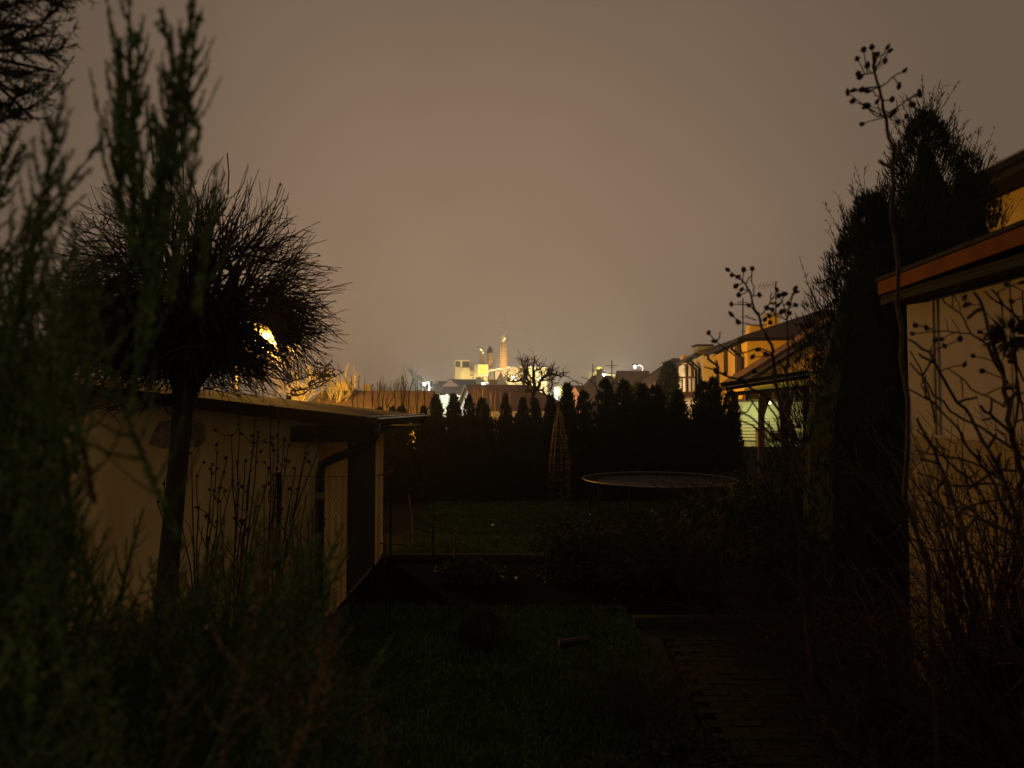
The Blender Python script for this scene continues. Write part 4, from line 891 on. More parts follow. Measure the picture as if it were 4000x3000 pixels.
# bare fruit tree in the middle
fr = thing('fruit_tree', (W(2090, 1600, 19.5).x, 19.5, 0), 'bare fruit tree with an upright leader against the bright plant', 'tree'); S = []
c24 = lambda u, v: W(u, v, 19.5 + random.gauss(0, .07))
zz = lambda x, y: c24(1880 + .18987*x, 1380 + .18987*y)
for pts, ra, rb in (([(1075, 1100), (1085, 800), (1090, 600), (1080, 400), (1075, 250), (1085, 70)], .07, .018), ([(1090, 740), (1000, 600), (930, 380), (830, 200), (800, 120)], .04, .012), ([(1090, 760), (1200, 600), (1330, 470), (1450, 430), (1560, 450), (1640, 500), (1690, 440)], .045, .012),
                    ([(1090, 780), (960, 640), (820, 560), (680, 590), (560, 580), (470, 490)], .035, .012), ([(1100, 760), (1250, 770), (1340, 860), (1420, 930)], .03, .012), ([(1090, 560), (1020, 480), (960, 440), (880, 500), (800, 530)], .025, .01), ([(1200, 600), (1330, 560), (1510, 540)], .022, .01),
                    ([(1090, 360), (1180, 350), (1240, 290)], .02, .01), ([(1200, 610), (1230, 480), (1215, 300)], .02, .008), ([(1330, 470), (1420, 400), (1480, 330)], .018, .008), ([(930, 380), (880, 260), (870, 160)], .016, .007), ([(940, 390), (960, 260), (940, 150)], .014, .006), ([(1000, 600), (960, 700), (860, 640), (840, 500)], .016, .007), ([(1450, 430), (1440, 560), (1430, 760), (1480, 880)], .012, .007), ([(1090, 790), (1000, 770), (900, 780)], .03, .012)):
    Q = [zz(*p) for p in pts]; R_ = [Q[0]]
    for i in range(len(Q)-1): R_ += [Q[i].lerp(Q[i+1], .5) + rv(.03), Q[i+1]]
    polyline(S, R_, ra, rb)
    for i in range(1, len(R_)):
        for k in range(5):
            s = R_[i-1].lerp(R_[i], random.random()); d = (rv(.5) + Vector((0, 0, .7))).normalized(); l = random.uniform(.08, .4); m = s + d*l*.5 + rv(.03); e = m + (d + rv(.4)).normalized()*l*.5; polyline(S, [s, m, e], .008, .0045)
            if k % 2: polyline(S, [m, m + (d + rv(.8)).normalized()*l*.5], .008, .005)
segs('crown', S[16:], m_twig, fr, 4); segs('trunk', S[:16], m_bark, fr, 6)
ar = thing('arching_bramble', W(2330, 1640, 18.6), 'long arching bramble canes above the hedge top', 'plant'); S = []
for pts in ([(2200, 1462), (2250, 1490), (2270, 1520), (2290, 1560), (2300, 1640)], [(2270, 1472), (2310, 1487), (2330, 1510), (2345, 1560), (2350, 1640)], [(2200, 1518), (2225, 1492), (2250, 1487), (2275, 1500), (2290, 1540), (2300, 1640)], [(2165, 1508), (2195, 1518), (2215, 1540)]):
    Q = [W(u, v, 18.6) for u, v in pts]; polyline(S, [q for i in range(len(Q)-1) for q in (Q[i], Q[i].lerp(Q[i+1], .5) + rv(.01))] + [Q[-1]], .008, .012)
segs('cane', S, m_twig, ar, 4)
# bushy spruce before the row houses
big = W(2612, 1425, 36); o = thing('spruce_tree', (big.x, 36, 0), 'bushy spruce standing in front of the balcony house', 'tree')
P, O, t = conifer_pts(2200, (big.x, 36, 0), big.z, 1.0, lambda t: np.maximum(1-t, 0)**.6, .5); Pk, Dk = sprays(P, O*.8 + np.array([0, 0, .35]), 6, .3, .5)
blades('crown', Pk, Dk, RNG.uniform(.15, .32, len(Pk)), .06, m_conifer, o); MB().tube([(big.x, 36, 0), (big.x, 36, big.z + .25)], [.16, .02], 6).build('trunk', m_bark, o); MB().lathe((big.x, 36, .3), [(.3, 0), (.6, .5), (.45, 2), (.1, 4)], 9).build('inner_branches', m_conifer, o)
ds = thing('dark_bush', (W(2500, 1550, 26).x, 26, 0), 'loose dark bush above the hedge before the tan gable', 'bush'); a = W(2500, 1508, 26)
P, O, t = conifer_pts(900, (a.x, 26, 0), a.z, .8, lambda t: np.maximum(1-t**2, 0)**.5, .3); Pk, Dk = sprays(P, O*.6 + np.array([0, 0, .6]), 5, .3, .6); blades('crown', Pk, Dk, .2, .05, m_thuja, ds); MB().tube([(a.x, 26, 0), (a.x, 26, 2)], .04, 6).build('trunk', m_bark, ds)

# ================================================================== yellow row houses on the right
def facade(o, x0, y0, x1, y1, z0, z1, mat, name='wall', thick=None):
    """vertical wall from plan point 0 to plan point 1, given depth to the right (+x side)"""
    d = Vector((x1-x0, y1-y0, 0)).normalized(); n = Vector((d.y, -d.x, 0))*(thick or 6)
    if n.x < 0: n = -n
    P = [Vector((x0, y0, z0)), Vector((x1, y1, z0)), Vector((x1, y1, z1)), Vector((x0, y0, z1))]
    return MB().solid(P, n).build(name, mat, o)
DIR = Vector((.116, 1, 0)).normalized(); NRM = Vector((DIR.y, -DIR.x, 0))
def fpt(u, d0=None, P0=None):
    """where the viewing ray through column u meets the facade line through P0 along DIR"""
    k = (u-2000)/F; t = (k*P0.y - P0.x)/(DIR.x - k*DIR.y); return P0 + DIR*t
Cn = W(2922, 1600, 28); Cn.z = 0; Bn = None
EAV = W(2922, 1330, 28).z
rc = thing('row_house', Cn, 'lit yellow row house with tall windows and a red hipped roof', 'house', 'row of houses right of the hedge')
Cf = fpt(2788, P0=Cn)
facade(rc, Cn.x, Cn.y, Cf.x, Cf.y, 0, EAV, m_yellow, thick=9)
def win(o, P0, u0, u1, v0, v1, off=.02, framed=True):
    a = fpt(u0, P0=P0); b = fpt(u1, P0=P0); za, zb = W(u0, v0, a.y).z, W(u0, v1, a.y).z
    a, b = (a, b) if a.y < b.y else (b, a); out = -NRM*.05
    P = [a + out, b + out, b + out, a + out]; zs = [zb, zb, za, za]
    wv = MB().solid([Vector((p.x, p.y, z)) for p, z in zip(P, zs)], -NRM*-.045).build('window', m_glass, o)
    if framed:
        f = MB()
        for p, q, z0_, z1_ in ((a, b, zb-.10, zb-.02), (a, b, za+.02, za+.10), ):
            f.beam((p + out*1.6) + Vector((0, 0, (z0_+z1_)/2)), (q + out*1.6) + Vector((0, 0, (z0_+z1_)/2)), .10, .08)
        f.build('frame', m_timber, wv)
        mb = MB(); c = (a+b)/2 + out*1.3; mb.beam(c + Vector((0, 0, zb)), c + Vector((0, 0, za)), .06, .06); mb.build('mullion', m_timber, wv)
    return wv
win(rc, Cn, 2877, 2898, 1352, 1458); win(rc, Cn, 2832, 2845, 1372, 1458); win(rc, Cn, 2802, 2806, 1418, 1450); win(rc, Cn, 2802, 2806, 1468, 1475, framed=False)
# roof of the row: eave overhang, hipped near end
def hip_roof(o, n, f, wid, ez, pitch, name='roof', mat=m_redtile, ov=.35):
    a = n - DIR*ov - NRM*ov; b = f + DIR*0 - NRM*ov; c = f + NRM*(wid+ov); d = n - DIR*ov + NRM*(wid+ov); h = (wid/2+ov)*pitch
    r0 = n + NRM*(wid/2) + DIR*(wid/2); r1 = f + NRM*(wid/2)
    V = [Vector((p.x, p.y, ez)) for p in (a, b, c, d)] + [Vector((r0.x, r0.y, ez+h)), Vector((r1.x, r1.y, ez+h))]; V += [v + Vector((0, 0, .14)) for v in V]
    fs = [(0, 1, 5, 4), (2, 3, 4, 5), (3, 0, 4)]; FF = [x[::-1] for x in fs] + [tuple(i+6 for i in x) for x in fs] + [(0, 1, 7, 6), (2, 3, 9, 8), (3, 0, 6, 9), (1, 5, 11, 7), (5, 2, 8, 11)]
    return MB().add(V, FF).build(name, mat, o)
rr_ = hip_roof(rc, Cn, Cf, 9, EAV, .36)
gt_ = MB(); g0 = Cn - DIR*.4 - NRM*.42; g1 = Cf - NRM*.42; g2 = Cn - DIR*.42 + NRM*9
gt_.tube([Vector((g1.x, g1.y, EAV+.02)), Vector((g0.x, g0.y, EAV+.02)), Vector((g2.x, g2.y, EAV+.02))], .075, 8); gt_.build('gutter', m_dark, rc)
def dpipe(o, P0, u, zt, zb, off=.4):
    b = fpt(u, P0=P0) - NRM*.1; t = fpt(u-12, P0=P0) - NRM*off
    MB().tube([(t.x, t.y, zt), (t.x, t.y, zt-.25), (b.x, b.y, zt-.7), (b.x, b.y, zb)], .065, 8).build('downpipe', m_dark, o, True)
dpipe(rc, Cn, 2912, EAV, W(2912, 1462, 28).z, .42); dpipe(rc, Cn, 2813, EAV, 1.5, .42)
k1 = W(2944, 1270, 31); MB().box(k1.x-.15, k1.x+.6, 31, 31.6, EAV, k1.z).build('chimney', m_yellow, rr_)
# houses B (balcony), stepping out to the left
Bn = W(2748, 1600, 36.5); Bn.z = 0; BE = W(2748, 1385, 36.5).z; Bf = fpt(2652, P0=Bn)
rb = thing('balcony_house', Bn, 'cream end house of the row with a wooden balcony', 'house', 'row of houses right of the hedge')
facade(rb, Bn.x, Bn.y, Bf.x, Bf.y, 0, BE, m_cream, thick=8)
rb_ = hip_roof(rb, Bn, Bf, 8, BE, .36, mat=m_tilegrey)
win(rb, Bn, 2704, 2712, 1422, 1470); win(rb, Bn, 2681, 2690, 1430, 1530)
dpipe(rb, Bn, 2741, BE, .5, .4); dpipe(rb, Bn, 2727, BE, 3.2, .36)
gt_ = MB(); g0 = Bn - DIR*.3 - NRM*.4; g1 = Bf - NRM*.4; gt_.tube([Vector((g1.x, g1.y, BE+.02)), Vector((g0.x, g0.y, BE+.02))], .07, 8); gt_.build('gutter', m_dark, rb)
p = W(2755, 1352, 39); MB().box(p.x-.45, p.x+.35, 39, 39.8, BE, p.z).build('chimney', m_concrete, rb_); MB().box(p.x-.55, p.x+.45, 38.9, 39.9, p.z, p.z+.1).build('chimney_cap', m_dark, rb_)
p = W(2690, 1388, 43); MB().box(p.x-.35, p.x+.3, 43, 43.6, BE, p.z).build('chimney', m_brick, rb_)
bl = thing('balcony', Bf, 'dark wooden balcony with slatted railing on the cream end house', 'balcony'); a = fpt(2720, P0=Bn); b = fpt(2668, P0=Bn); zt = W(2720, 1474, a.y).z; zb = W(2720, 1530, a.y).z
A_ = a - NRM*1.3; B_ = b - NRM*1.3
def up3(p, z): return Vector((p.x, p.y, z))
MB().solid([up3(a, zb-.18), up3(b, zb-.18), up3(B_, zb-.18), up3(A_, zb-.18)], (0, 0, .18)).build('deck', m_timber, bl)
MB().beam(up3(A_, zt), up3(B_, zt), .1, .1).build('handrail', m_timber, bl); MB().beam(up3(A_, zt), up3(a, zt), .1, .1).build('handrail', m_timber, bl)
for i in range(9): q = A_.lerp(B_, i/8); MB().beam(up3(q, zb), up3(q, zt-.06), .07, .05).build('baluster', m_timber, bl)
for i in range(1, 5): q = A_.lerp(a, i/5); MB().beam(up3(q, zb), up3(q, zt-.06), .07, .05).build('baluster', m_timber, bl)
light('porch_light', up3(fpt(2672, P0=Bn) - NRM*2.6, 3.4), 260, (1, .82, .55), .15)
bu = thing('blue_beacon', W(2672, 1404, 50), 'small blue light on the roof beside the end house chimney', 'lamp'); MB().lathe(W(2672, 1404, 50), [(.05, -.16), (.16, -.06), (.16, .08), (.05, .16)], 8).build('lens', lens_mat('blue_glow', (.22, .25, 1), 5), bu, True); MB().tube([W(2672, 1412, 50), W(2672, 1407, 50)], .04, 5).build('bracket', m_dark, bu)
antenna(2902, 1165, 1312, 31, 'thin tv mast with short crossbar at the gutter corner of the yellow house', ((.1, .45), (.5, .2), (.88, .2)))
an = antenna(3031, 1100, 1275, 32, 'tall tv aerial with lit yagi elements on the yellow house roof', ())
a = W(3031, 1110, 32); b = W(2960, 1118, 32); MB().beam(a, b, .02, .02).build('crossbar', m_tube, an)
for i in range(6): q = a.lerp(b, i/5.5); MB().beam(q + Vector((0, -.25, .12)), q + Vector((0, .25, -.12)), .02, .02).build('aerial_element', m_tube, an)
p = W(3018, 1185, 32); MB().lathe(p, [(.05, -.05), (.16, 0), (.2, .05)], 10).build('dish', m_tube, an)
k2 = thing('chimney_stack', W(3022, 1262, 33), 'pale lit chimney stack behind the pod shrub on the yellow roof', 'chimney'); p = W(3022, 1230, 33); MB().box(p.x-.28, p.x+.28, 33, 33.5, 5.6, p.z).build('shaft', m_yellow, k2); MB().box(p.x-.34, p.x+.34, 32.95, 33.55, p.z, p.z+.1).build('cap', m_concrete, k2)
# annex with sloping verge in front of the row house
ax = thing('lean_to_house', W(3000, 1600, 25.5), 'yellow annex with a steep sloping verge behind the pergola', 'house')
q0, q1 = W(2895, 1497, 25.5), W(3115, 1352, 25.5); e0 = W(3400, 1180, 25.5)
MB().solid([Vector((q0.x+.12, 25.5, 0)), Vector((e0.x, 25.5, 0)), Vector((e0.x, 25.5, e0.z-.2)), Vector((q0.x+.12, 25.5, q0.z-.12))], (0, 1.6, 0)).build('wall', m_yellow, ax)
MB().beam(Vector((q0.x-.1, 25.43, q0.z)), Vector((e0.x, 25.43, e0.z+.05)), .10, .10).build('verge_board', m_band, ax); MB().beam(Vector((q0.x-.1, 25.40, q0.z+.14)), Vector((e0.x, 25.40, e0.z+.19)), .14, .12).build('verge_board', m_redtile, ax)
MB().solid([Vector((q0.x-.15, 25.46, q0.z+.1)), Vector((e0.x, 25.46, e0.z+.15)), Vector((e0.x, 25.46, e0.z+.05)), Vector((q0.x-.15, 25.46, q0.z))], (0, 2, 0)).build('roof', m_tile, ax)
# pergola and lit terrace wall
pg = thing('pergola', W(2990, 1880, 22), 'timber pergola with braced posts over a lit terrace', 'pergola')
def bar(n, u0, v0, u1, v1, d, w, h, mat=m_timber, d1=None): return MB().beam(W(u0, v0, d), W(u1, v1, d1 or d), w, h, up=(0, 1, 0)).build(n, mat, pg)
bar('beam', 2830, 1517, 3160, 1470, 22, .14, .22, m_blackwood); bar('roof_edge', 2815, 1503, 3160, 1452, 21.6, .12, .07, m_dark); bar('drip_strip', 2840, 1511, 3160, 1462, 21.55, .03, .02, m_zinc); bar('plate', 2868, 1538, 3160, 1512, 22.1, .13, .13)
for u, v in ((2872, 1535), (2975, 1522), (3066, 1515), (3150, 1505)): a = W(u, v, 22); bar('post', u, v, u-2, 1882, 22, .16, .16, m_timber)
for u, s in ((2975, 1), (3066, -1), (3066, 1)): bar('brace', u + s*34, 1525, u + s*3, 1620, 22, .12, .12)
for u in (2916, 3110): bar('strut', u, 1530, u, 1565, 22.4, .1, .1)
rp = MB(); pA, pB = W(2830, 1508, 21.7), W(3300, 1437, 21.7); rp.solid([pA, pB, pB + Vector((0, 3.7, -.22)), pA + Vector((0, 3.7, -.22))], (0, 0, .06)); rp.build('roof', m_tile, pg)
tw = thing('sided_outbuilding', W(3020, 1800, 25), 'outbuilding with pale green lit horizontal siding under the pergola', 'outbuilding')
za = W(2890, 1570, 24.8).z; x0, x1 = W(2888, 1600, 24.8).x, W(3180, 1600, 24.8).x
MB().box(x0, x1, 24.85, 25.4, 0, za).build('wall', m_siding, tw)
for k in range(12): z = za - .02 - k*.115; MB().add([(x0, 24.80, z-.105), (x1, 24.80, z-.105), (x1, 24.84, z), (x0, 24.84, z), (x0, 24.845, z-.105), (x1, 24.845, z-.105)], [(0, 1, 2, 3), (0, 4, 5, 1)]).build('plank', m_siding, tw)
MB().box(x0-.1, x1, 24.7, 25.4, za, za+.1).build('head_board', m_timber, tw)
MB().box(W(2960, 1600, 24.6).x, W(2998, 1600, 24.6).x, 24.6, 24.75, .4, W(2960, 1668, 24.6).z).build('door', m_gravel, tw)
light('terrace_light', (W(3010, 1600, 23.6).x, 23.7, 2.35), 30, GREEN, .08); 
tl = thing('terrace_lamp', (W(3010, 1600, 23.6).x, 23.7, 2.5), 'small greenish terrace lamp under the pergola roof', 'lamp'); MB().lathe((tl.location.x, 23.7, 2.55), [(.03, -.05), (.07, -.03), (.07, .06), (.03, .08)], 8).build('lens', lens_mat('green_glow', GREEN, 2), tl, True); MB().tube([(tl.location.x, 23.7, 2.62), (tl.location.x, 23.7, 2.98)], .008, 4).build('cord', m_dark, tl)
tb_ = thing('terrace_wall', W(3000, 1880, 21.6), 'low grey terrace wall at the foot of the pergola', 'wall'); MB().box(W(2880, 1600, 21.6).x, W(3200, 1600, 21.6).x, 22.3, 22.5, 0, W(3000, 1745, 22.3).z).build('wall', m_gravel, tb_)
# garden furniture glints on the terrace
ch = thing('folding_chair', W(3005, 1760, 23.2), 'folded pale metal chair leaning on the terrace', 'chair')
for n_, u0, v0, u1, v1 in (('leg', 2999, 1660, 3005, 1725), ('leg', 3000, 1690, 3033, 1733), ('leg', 2986, 1703, 2992, 1726), ('back_rail', 2996, 1686, 3040, 1686)): MB().tube([W(u0, v0, 23.2), W(u1, v1, 23.2)], .02, 6).build(n_, m_tube, ch)
MB().solid([W(3003, 1690, 23.25), W(3040, 1690, 23.25), W(3050, 1722, 23.25), W(3015, 1722, 23.25)], (0, .03, 0)).build('backrest', m_gravel, ch)
tbx = thing('garden_table', W(3095, 1745, 23.3), 'small round garden table with a pale leg on the terrace', 'table'); p = W(3095, 1670, 23.3); MB().lathe((p.x, 23.3, p.z), [(.28, 0), (.3, .02), (.28, .05)], 16).build('tabletop', m_gravel, tbx); MB().tube([W(3088, 1690, 23.3), W(3091, 1743, 23.3)], .025, 6).build('leg', m_tube, tbx)
# neighbouring house above the garage
nh = thing('neighbour_house', (8.4, 11, 0), 'yellow lit house wall and dark eave above the garage roof', 'house')
MB().box(8.5, 15, 6, 16, 0, 6.0).build('wall', m_yellow, nh); MB().box(7.9, 15, 5.8, 16.3, 6.02, 6.14).build('soffit', m_blackwood, nh)
MB().tube([(7.86, 5.8, 6.2), (7.86, 16.3, 6.2)], .07, 8).build('gutter', m_dark, nh); MB().tube([(7.80, 5.8, 6.27), (7.80, 16.3, 6.27)], .012, 5).build('gutter_lip', m_zinc, nh)
MB().solid([(7.85, 5.8, 6.16), (7.85, 16.3, 6.16), (15, 16.3, 8.6), (15, 5.8, 8.6)], (0, 0, .12)).build('roof', m_tile, nh)
MB().solid([(7.9, 9.0, 5.0), (8.49, 9.0, 5.35), (8.49, 9.0, 5.25), (7.9, 9.0, 4.9)], (0, 2.2, 0)).build('awning', m_timber, nh)
wv = MB().box(8.44, 8.49, 9.6, 10.9, 3.9, 4.8).build('window', m_glass, nh); fr_ = MB()
fr_.box(8.40, 8.485, 9.5, 9.58, 3.85, 4.9); fr_.box(8.40, 8.485, 10.92, 11.0, 3.85, 4.9); fr_.box(8.40, 8.485, 9.5, 11.0, 4.82, 4.9); fr_.build('frame', m_frame, wv)

# ================================================================== the floodlit plant
D0 = 200
pl_ = thing('factory', W(1960, 1600, D0), 'floodlit cream industrial plant with halls and a louvred tower', 'factory')
def fbox(name, u0, u1, v0, v1, d, dep, mat, parent=pl_):
    a = W(u0, v0, d); b = W(u1, v1, d); return MB().box(a.x, b.x, d, d+dep, b.z, a.z).build(name, mat, parent)
fbox('tower', 1777, 1800, 1434, 1600, D0, 10, m_fcream); fbox('tower', 1800, 1835, 1436, 1600, D0+1, 9, m_fcream)
t1 = fbox('tower_louvre', 1779, 1797, 1411, 1433.6, D0+.4, 9, m_louver); fbox('tower_louvre', 1805, 1834, 1411, 1435.6, D0+1.4, 8, m_louver)
fbox('tower_frame', 1777, 1836, 1407, 1410.6, D0, 10.5, m_fcream); fbox('corner_post', 1797.4, 1804.6, 1411, 1433.6, D0, 9, m_fcream); fbox('corner_post', 1776.6, 1778.8, 1411, 1433.6, D0, 9, m_fcream); fbox('corner_post', 1834.2, 1836, 1411, 1435, D0, 9, m_fcream)
fbox('hall', 1835.4, 1905, 1449, 1600, D0+2, 20, m_fcream); fbox('filter_house', 1853, 1868, 1426, 1466, D0-1, 9, m_fcream); fbox('filter_house', 1868.4, 1904, 1425, 1464, D0-4, 12, m_fyellow)
fbox('filter_frame', 1866.5, 1868.2, 1424, 1466, D0-4.4, 2, m_white); fbox('filter_frame', 1904.2, 1907, 1424, 1466, D0-4.4, 2, m_white); fbox('filter_frame', 1868.4, 1904, 1424, 1424.9, D0-4.4, 2, m_white); fbox('filter_frame', 1868.4, 1904, 1464.4, 1467, D0-4.4, 2, m_white)
fbox('duct', 1800, 1806, 1436, 1452, D0-.5, 1, m_silver); fbox('roof_unit', 1820, 1831, 1442, 1449, D0+3, 3, m_concrete)
fbox('hall', 1907.4, 1960, 1448, 1600, D0+6, 15, m_concrete)
MB().solid([W(1955, 1443, D0+2), W(1978, 1437, D0+2), W(2003, 1437, D0+2), W(2078, 1434, D0+2), W(2078, 1600, D0+2), W(1955, 1600, D0+2)], (0, 22, 0)).build('hall', m_fcream, pl_)
MB().beam(W(1905, 1450, D0-.2), W(1992, 1434, D0-.2), 1.2, .5).build('conveyor', m_white, pl_); MB().beam(W(1990, 1437, D0+1.2), W(2080, 1431, D0+1.2), .6, .35).build('roof_edge', m_band, pl_)
fbox('silo_block', 2066, 2137, 1436, 1600, D0-12, 14, m_fcream); fbox('parapet', 2064, 2139, 1433.4, 1435.8, D0-12.3, 14.5, m_white); fbox('roof_slab', 2078.6, 2140, 1432.5, 1436, D0+6, 12, m_band)
for k in range(5): fbox('panel', 2070 + 13.2*k, 2080.8 + 13.2*k, 1441, 1590, D0-12.15, .1, m_fcream)
fbox('shed_block', 1935, 1957, 1450, 1600, D0+1, 8, m_pink)
for u in (1990, 2010, 2030, 2050):
    for v in (1445, 1462, 1480): w = fbox('window', u, u+5, v, v+6, D0+1.9, .09, m_glass)
for u in (1845, 1858, 1871, 1884): fbox('window', u, u+5, 1472, 1478, D0+1.9, .09, m_glass)
for u in (1982, 2003, 2024, 2045, 2064): fbox('pilaster', u, u+2, 1440, 1600, D0+1.75, .24, m_concrete)
for u in (1912, 1919, 1926): q = W(u, 1452, D0+5); MB().tube([(q.x, D0+5, 4), (q.x, D0+5, q.z), (q.x+.8, D0+5, q.z+.9)], .22, 6).build('pipe', m_silver, pl_)
for v in (1466, 1484): q0_, q1_ = W(1836, v, D0+1.5), W(1852, v, D0+1.5); MB().beam(q0_, q1_, .2, .15).build('gantry', m_dark, pl_)
for u in (1779, 1783, 1787, 1791, 1795): q = W(u, 1450, D0-.05); MB().box(q.x-.04, q.x+.04, D0-.08, D0-.01, 4, W(u, 1440, D0).z).build('pilaster', m_concrete, pl_)
gB_ = 'brick chimneys of the plant'
def brick_chimney(u0, u1, vt, vb, d, label, bands):
    a = W(u0, vt, d); b = W(u1, vb, d); xc = (a.x+b.x)/2; r = (b.x-a.x)/2; o = thing('brick_chimney', (xc, d, b.z), label, 'chimney', gB_); H = a.z-b.z
    MB().lathe((xc, d, b.z), [(r*1.03, 0), (r*1.02, H*.5), (r*.96, H)], 20).build('shaft', m_brick, o, True)
    for i in range(bands): z = b.z + H*(i+.6)/bands; MB().lathe((xc, d, z), [(r*1.05, -.08), (r*1.05, .08)], 20).build('band', m_band, o)
    for a_ in range(3): an_ = -pi/2 + (a_-1)*.75; x = xc + r*1.06*cos(an_); y = d + r*1.06*sin(an_); MB().tube([(x, y, b.z), (x, y, a.z)], .05, 4).build('tie_rod', m_band, o)
    return o, xc, r, a.z
o, xc, r, z = brick_chimney(1950, 1982, 1335, 1440, D0, 'tallest brick chimney with pale bands and a slanted silver cowl', 11)
MB().lathe((xc, D0, z), [(r*.98, 0), (r*.95, .5), (r*.8, 1.1), (r*.5, 1.45), (r*.1, 1.55)], 18).build('dome', m_silver, o, True)
A = W(1968, 1330, D0-.6); B = W(1976, 1306, D0-.6); MB().tube([A, A.lerp(B, .5), B], [.75, .9, .62], 12).build('cowl', m_silver, o, True); MB().beam(W(1957, 1323, D0-1.2), W(1979, 1299, D0-1.2), .55, 1.0, up=(0, 1, 0)).build('cowl_lip', m_silver, o)
o, xc, r, z = brick_chimney(1902, 1926, 1380, 1446, D0+4, 'middle brick chimney with a dark domed cap', 5)
MB().lathe((xc, D0+4, z), [(r*1.0, 0), (r*1.0, .5), (r*.8, 1.2), (r*.45, 1.8), (r*.1, 2.1)], 16).build('dome', m_louver, o, True); MB().tube([(xc-.2, D0+4, z+2), (xc-.2, D0+4, z+2.5)], .1, 6).build('finial', m_louver, o)
o, xc, r, z = brick_chimney(1873.5, 1895, 1385, 1430, D0+3, 'shortest brick chimney with a bent silver exhaust pipe', 4)
MB().tube([(xc, D0+3, z), (xc + .2, D0+3, z+.5), W(1884, 1370, D0+2.5), W(1870, 1357, D0+1.5)], [r*.85, r*.6, .52, .5], 12).build('bent_cowl', m_silver, o, True)
# steam
def steam(label, pts, rads, dens):
    mb = MB().tube([W(*p) for p in pts], rads, 12); o = mb.build('steam', None, smooth=True); tag(o, label, kind='stuff')
    m = bpy.data.materials.new('steam_vapour'); m.use_nodes = True; N = m.node_tree.nodes; L = m.node_tree.links; N.clear(); ou = N.new('ShaderNodeOutputMaterial'); pv = N.new('ShaderNodeVolumePrincipled'); L.new(pv.outputs[0], ou.inputs['Volume'])
    pv.inputs['Color'].default_value = (.95, .93, .9, 1); tc = N.new('ShaderNodeTexCoord'); nz = N.new('ShaderNodeTexNoise'); nz.inputs['Scale'].default_value = .45; nz.inputs['Detail'].default_value = 3; L.new(tc.outputs['Object'], nz.inputs['Vector'])
    mr = N.new('ShaderNodeMapRange'); mr.inputs[1].default_value = .4; mr.inputs[2].default_value = .75; mr.inputs[3].default_value = 0; mr.inputs[4].default_value = dens; L.new(nz.outputs['Fac'], mr.inputs[0]); L.new(mr.outputs[0], pv.inputs['Density']); o.data.materials.append(m)
steam('pale steam plume drifting up from the tallest chimney', [(1962, 1322, D0+.5), (1956, 1290, D0+.5), (1962, 1260, D0+.5), (1976, 1235, D0+.5)], [.35, .9, 1.3, 1.5], .4)
steam('puff of steam beside the foot of the tallest chimney', [(1937, 1441, D0-2), (1942, 1425, D0-2), (1946, 1408, D0-2), (1948, 1395, D0-2)], [.5, .8, .5, .2], 1.0)
# plant floodlights on masts
def flood(u, v, d, power, col, label):
    p = W(u, v, d); o = thing('floodlight', (p.x, d, 0), label, 'lamp', 'floodlights of the plant yard'); MB().tube([(p.x, d, 0), (p.x, d, p.z)], .1, 6).build('mast', m_dark, o); MB().box(p.x-.3, p.x+.3, d-.2, d+.1, p.z, p.z+.35).build('housing', m_dark, o); light('flood_light', (p.x, d+.4, p.z+.2), power, col, .25, parent=o)
flood(1825, 1548, 182, 6800, WARM, 'floodlight hidden among village roofs below the louvred tower')
flood(1893, 1545, 180, 8000, (1, .74, .28), 'floodlight in front of the yellow filter box')
flood(1985, 1545, 180, 8500, (1, .72, .32), 'floodlight below the tallest brick chimney')
flood(2100, 1560, 176, 15000, (1, .86, .5), 'floodlight before the bright silo block')

# far floodlit stand and bright kiosk beyond the grey house
st_ = thing('floodlit_canopy', W(2390, 1470, 130), 'long yellow floodlit canopy edge behind the grey house roof', 'canopy')
a = W(2352, 1463, 130); b = W(2415, 1472, 130); MB().box(a.x, b.x, 130, 134, b.z, b.z+.2).build('deck', m_fyellow, st_); MB().box(a.x, b.x, 130, 130.1, a.z-.15, a.z).build('fascia', m_white, st_)
for k in range(8): x = a.x + (b.x-a.x)*k/7; MB().box(x-.06, x+.06, 130, 130.1, 0, a.z-.16).build('post', m_fyellow, st_)
kd = thing('water_tank', W(2335, 1470, 128), 'small lit yellow tank on a lattice frame behind the chimney', 'tank'); p = W(2337, 1448, 128); MB().lathe((p.x, 128, p.z-.6), [(.7, 0), (.75, .4), (.75, 1.1), (.4, 1.45)], 12).build('drum', m_fyellow, kd, True)
for s in (-1.6, -.9, .6): MB().tube([(p.x+s, 128, 0), (p.x+s, 128, p.z-.3)], .07, 5).build('leg', m_fyellow, kd)
light('canopy_light', (W(2375, 1470, 124).x, 124, 8.2), 2600, (1, .9, .5), .2)
light('gable_light', (W(2265, 1560, 42).x, 42.2, 2.6), 90, (1, .75, .5), .15)
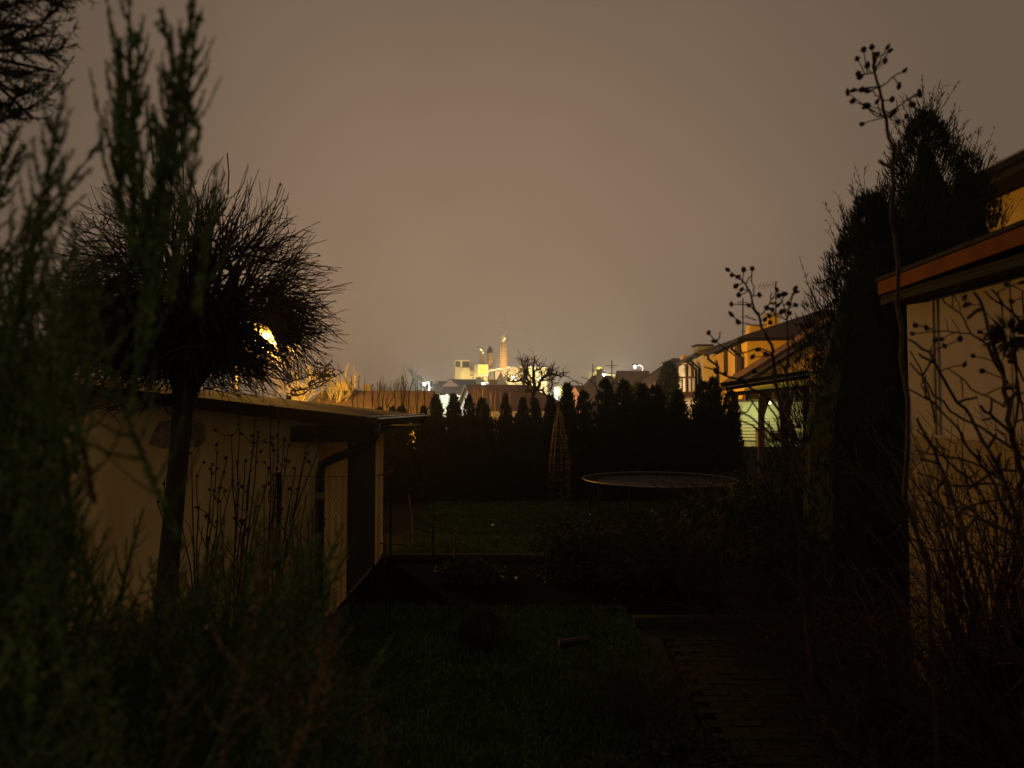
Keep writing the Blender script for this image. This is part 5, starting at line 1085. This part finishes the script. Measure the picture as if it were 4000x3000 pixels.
light('corner_light', (W(2525, 1540, 45).x, 45.5, 3.6), 160, (1, .72, .42), .15)

# scattering ball added round the sodium lamp in place of its lens glow
def build_halo():
    c = W(1040, 1300, 22.5); mb = MB(); mb.lathe((0, 0, 0), [(.05, -1.6)] + [(1.6*cos(a), 1.6*sin(a)) for a in [radians(q) for q in range(-75, 90, 15)]], 20); o = mb.build('lamp_halo', None, smooth=True); o.location = c
    tag(o, 'added glow volume round the orange street lamp in place of lens bloom', kind='stuff')
    m = bpy.data.materials.new('halo_volume'); m.use_nodes = True; N = m.node_tree.nodes; L = m.node_tree.links; N.clear(); ou = N.new('ShaderNodeOutputMaterial'); pv = N.new('ShaderNodeVolumePrincipled'); L.new(pv.outputs[0], ou.inputs['Volume'])
    pv.inputs['Color'].default_value = (.95, .93, .9, 1); tc = N.new('ShaderNodeTexCoord'); ln_ = N.new('ShaderNodeVectorMath'); ln_.operation = 'LENGTH'; L.new(tc.outputs['Object'], ln_.inputs[0])
    mr = N.new('ShaderNodeMapRange'); mr.interpolation_type = 'SMOOTHSTEP'; mr.inputs[1].default_value = 0; mr.inputs[2].default_value = 1.5; mr.inputs[3].default_value = .034; mr.inputs[4].default_value = 0; L.new(ln_.outputs['Value'], mr.inputs[0]); L.new(mr.outputs[0], pv.inputs['Density']); o.data.materials.append(m)
build_halo()
# ================================================================== thin haze volume over everything, added to give the lamps halos
def build_haze():
    o = MB().box(-650, 650, -650, 650, -1.1, 38).build('haze', None); tag(o, 'thin haze volume over the gardens and the town, added for lamp halos', kind='stuff')
    m = bpy.data.materials.new('haze_air'); m.use_nodes = True; N = m.node_tree.nodes; L = m.node_tree.links; N.clear(); ou = N.new('ShaderNodeOutputMaterial'); pv = N.new('ShaderNodeVolumePrincipled'); L.new(pv.outputs[0], ou.inputs['Volume'])
    pv.inputs['Color'].default_value = (.95, .93, .9, 1); pv.inputs['Density'].default_value = .0010; pv.inputs['Anisotropy'].default_value = .78; o.data.materials.append(m); o.display_type = 'WIRE'
build_haze()
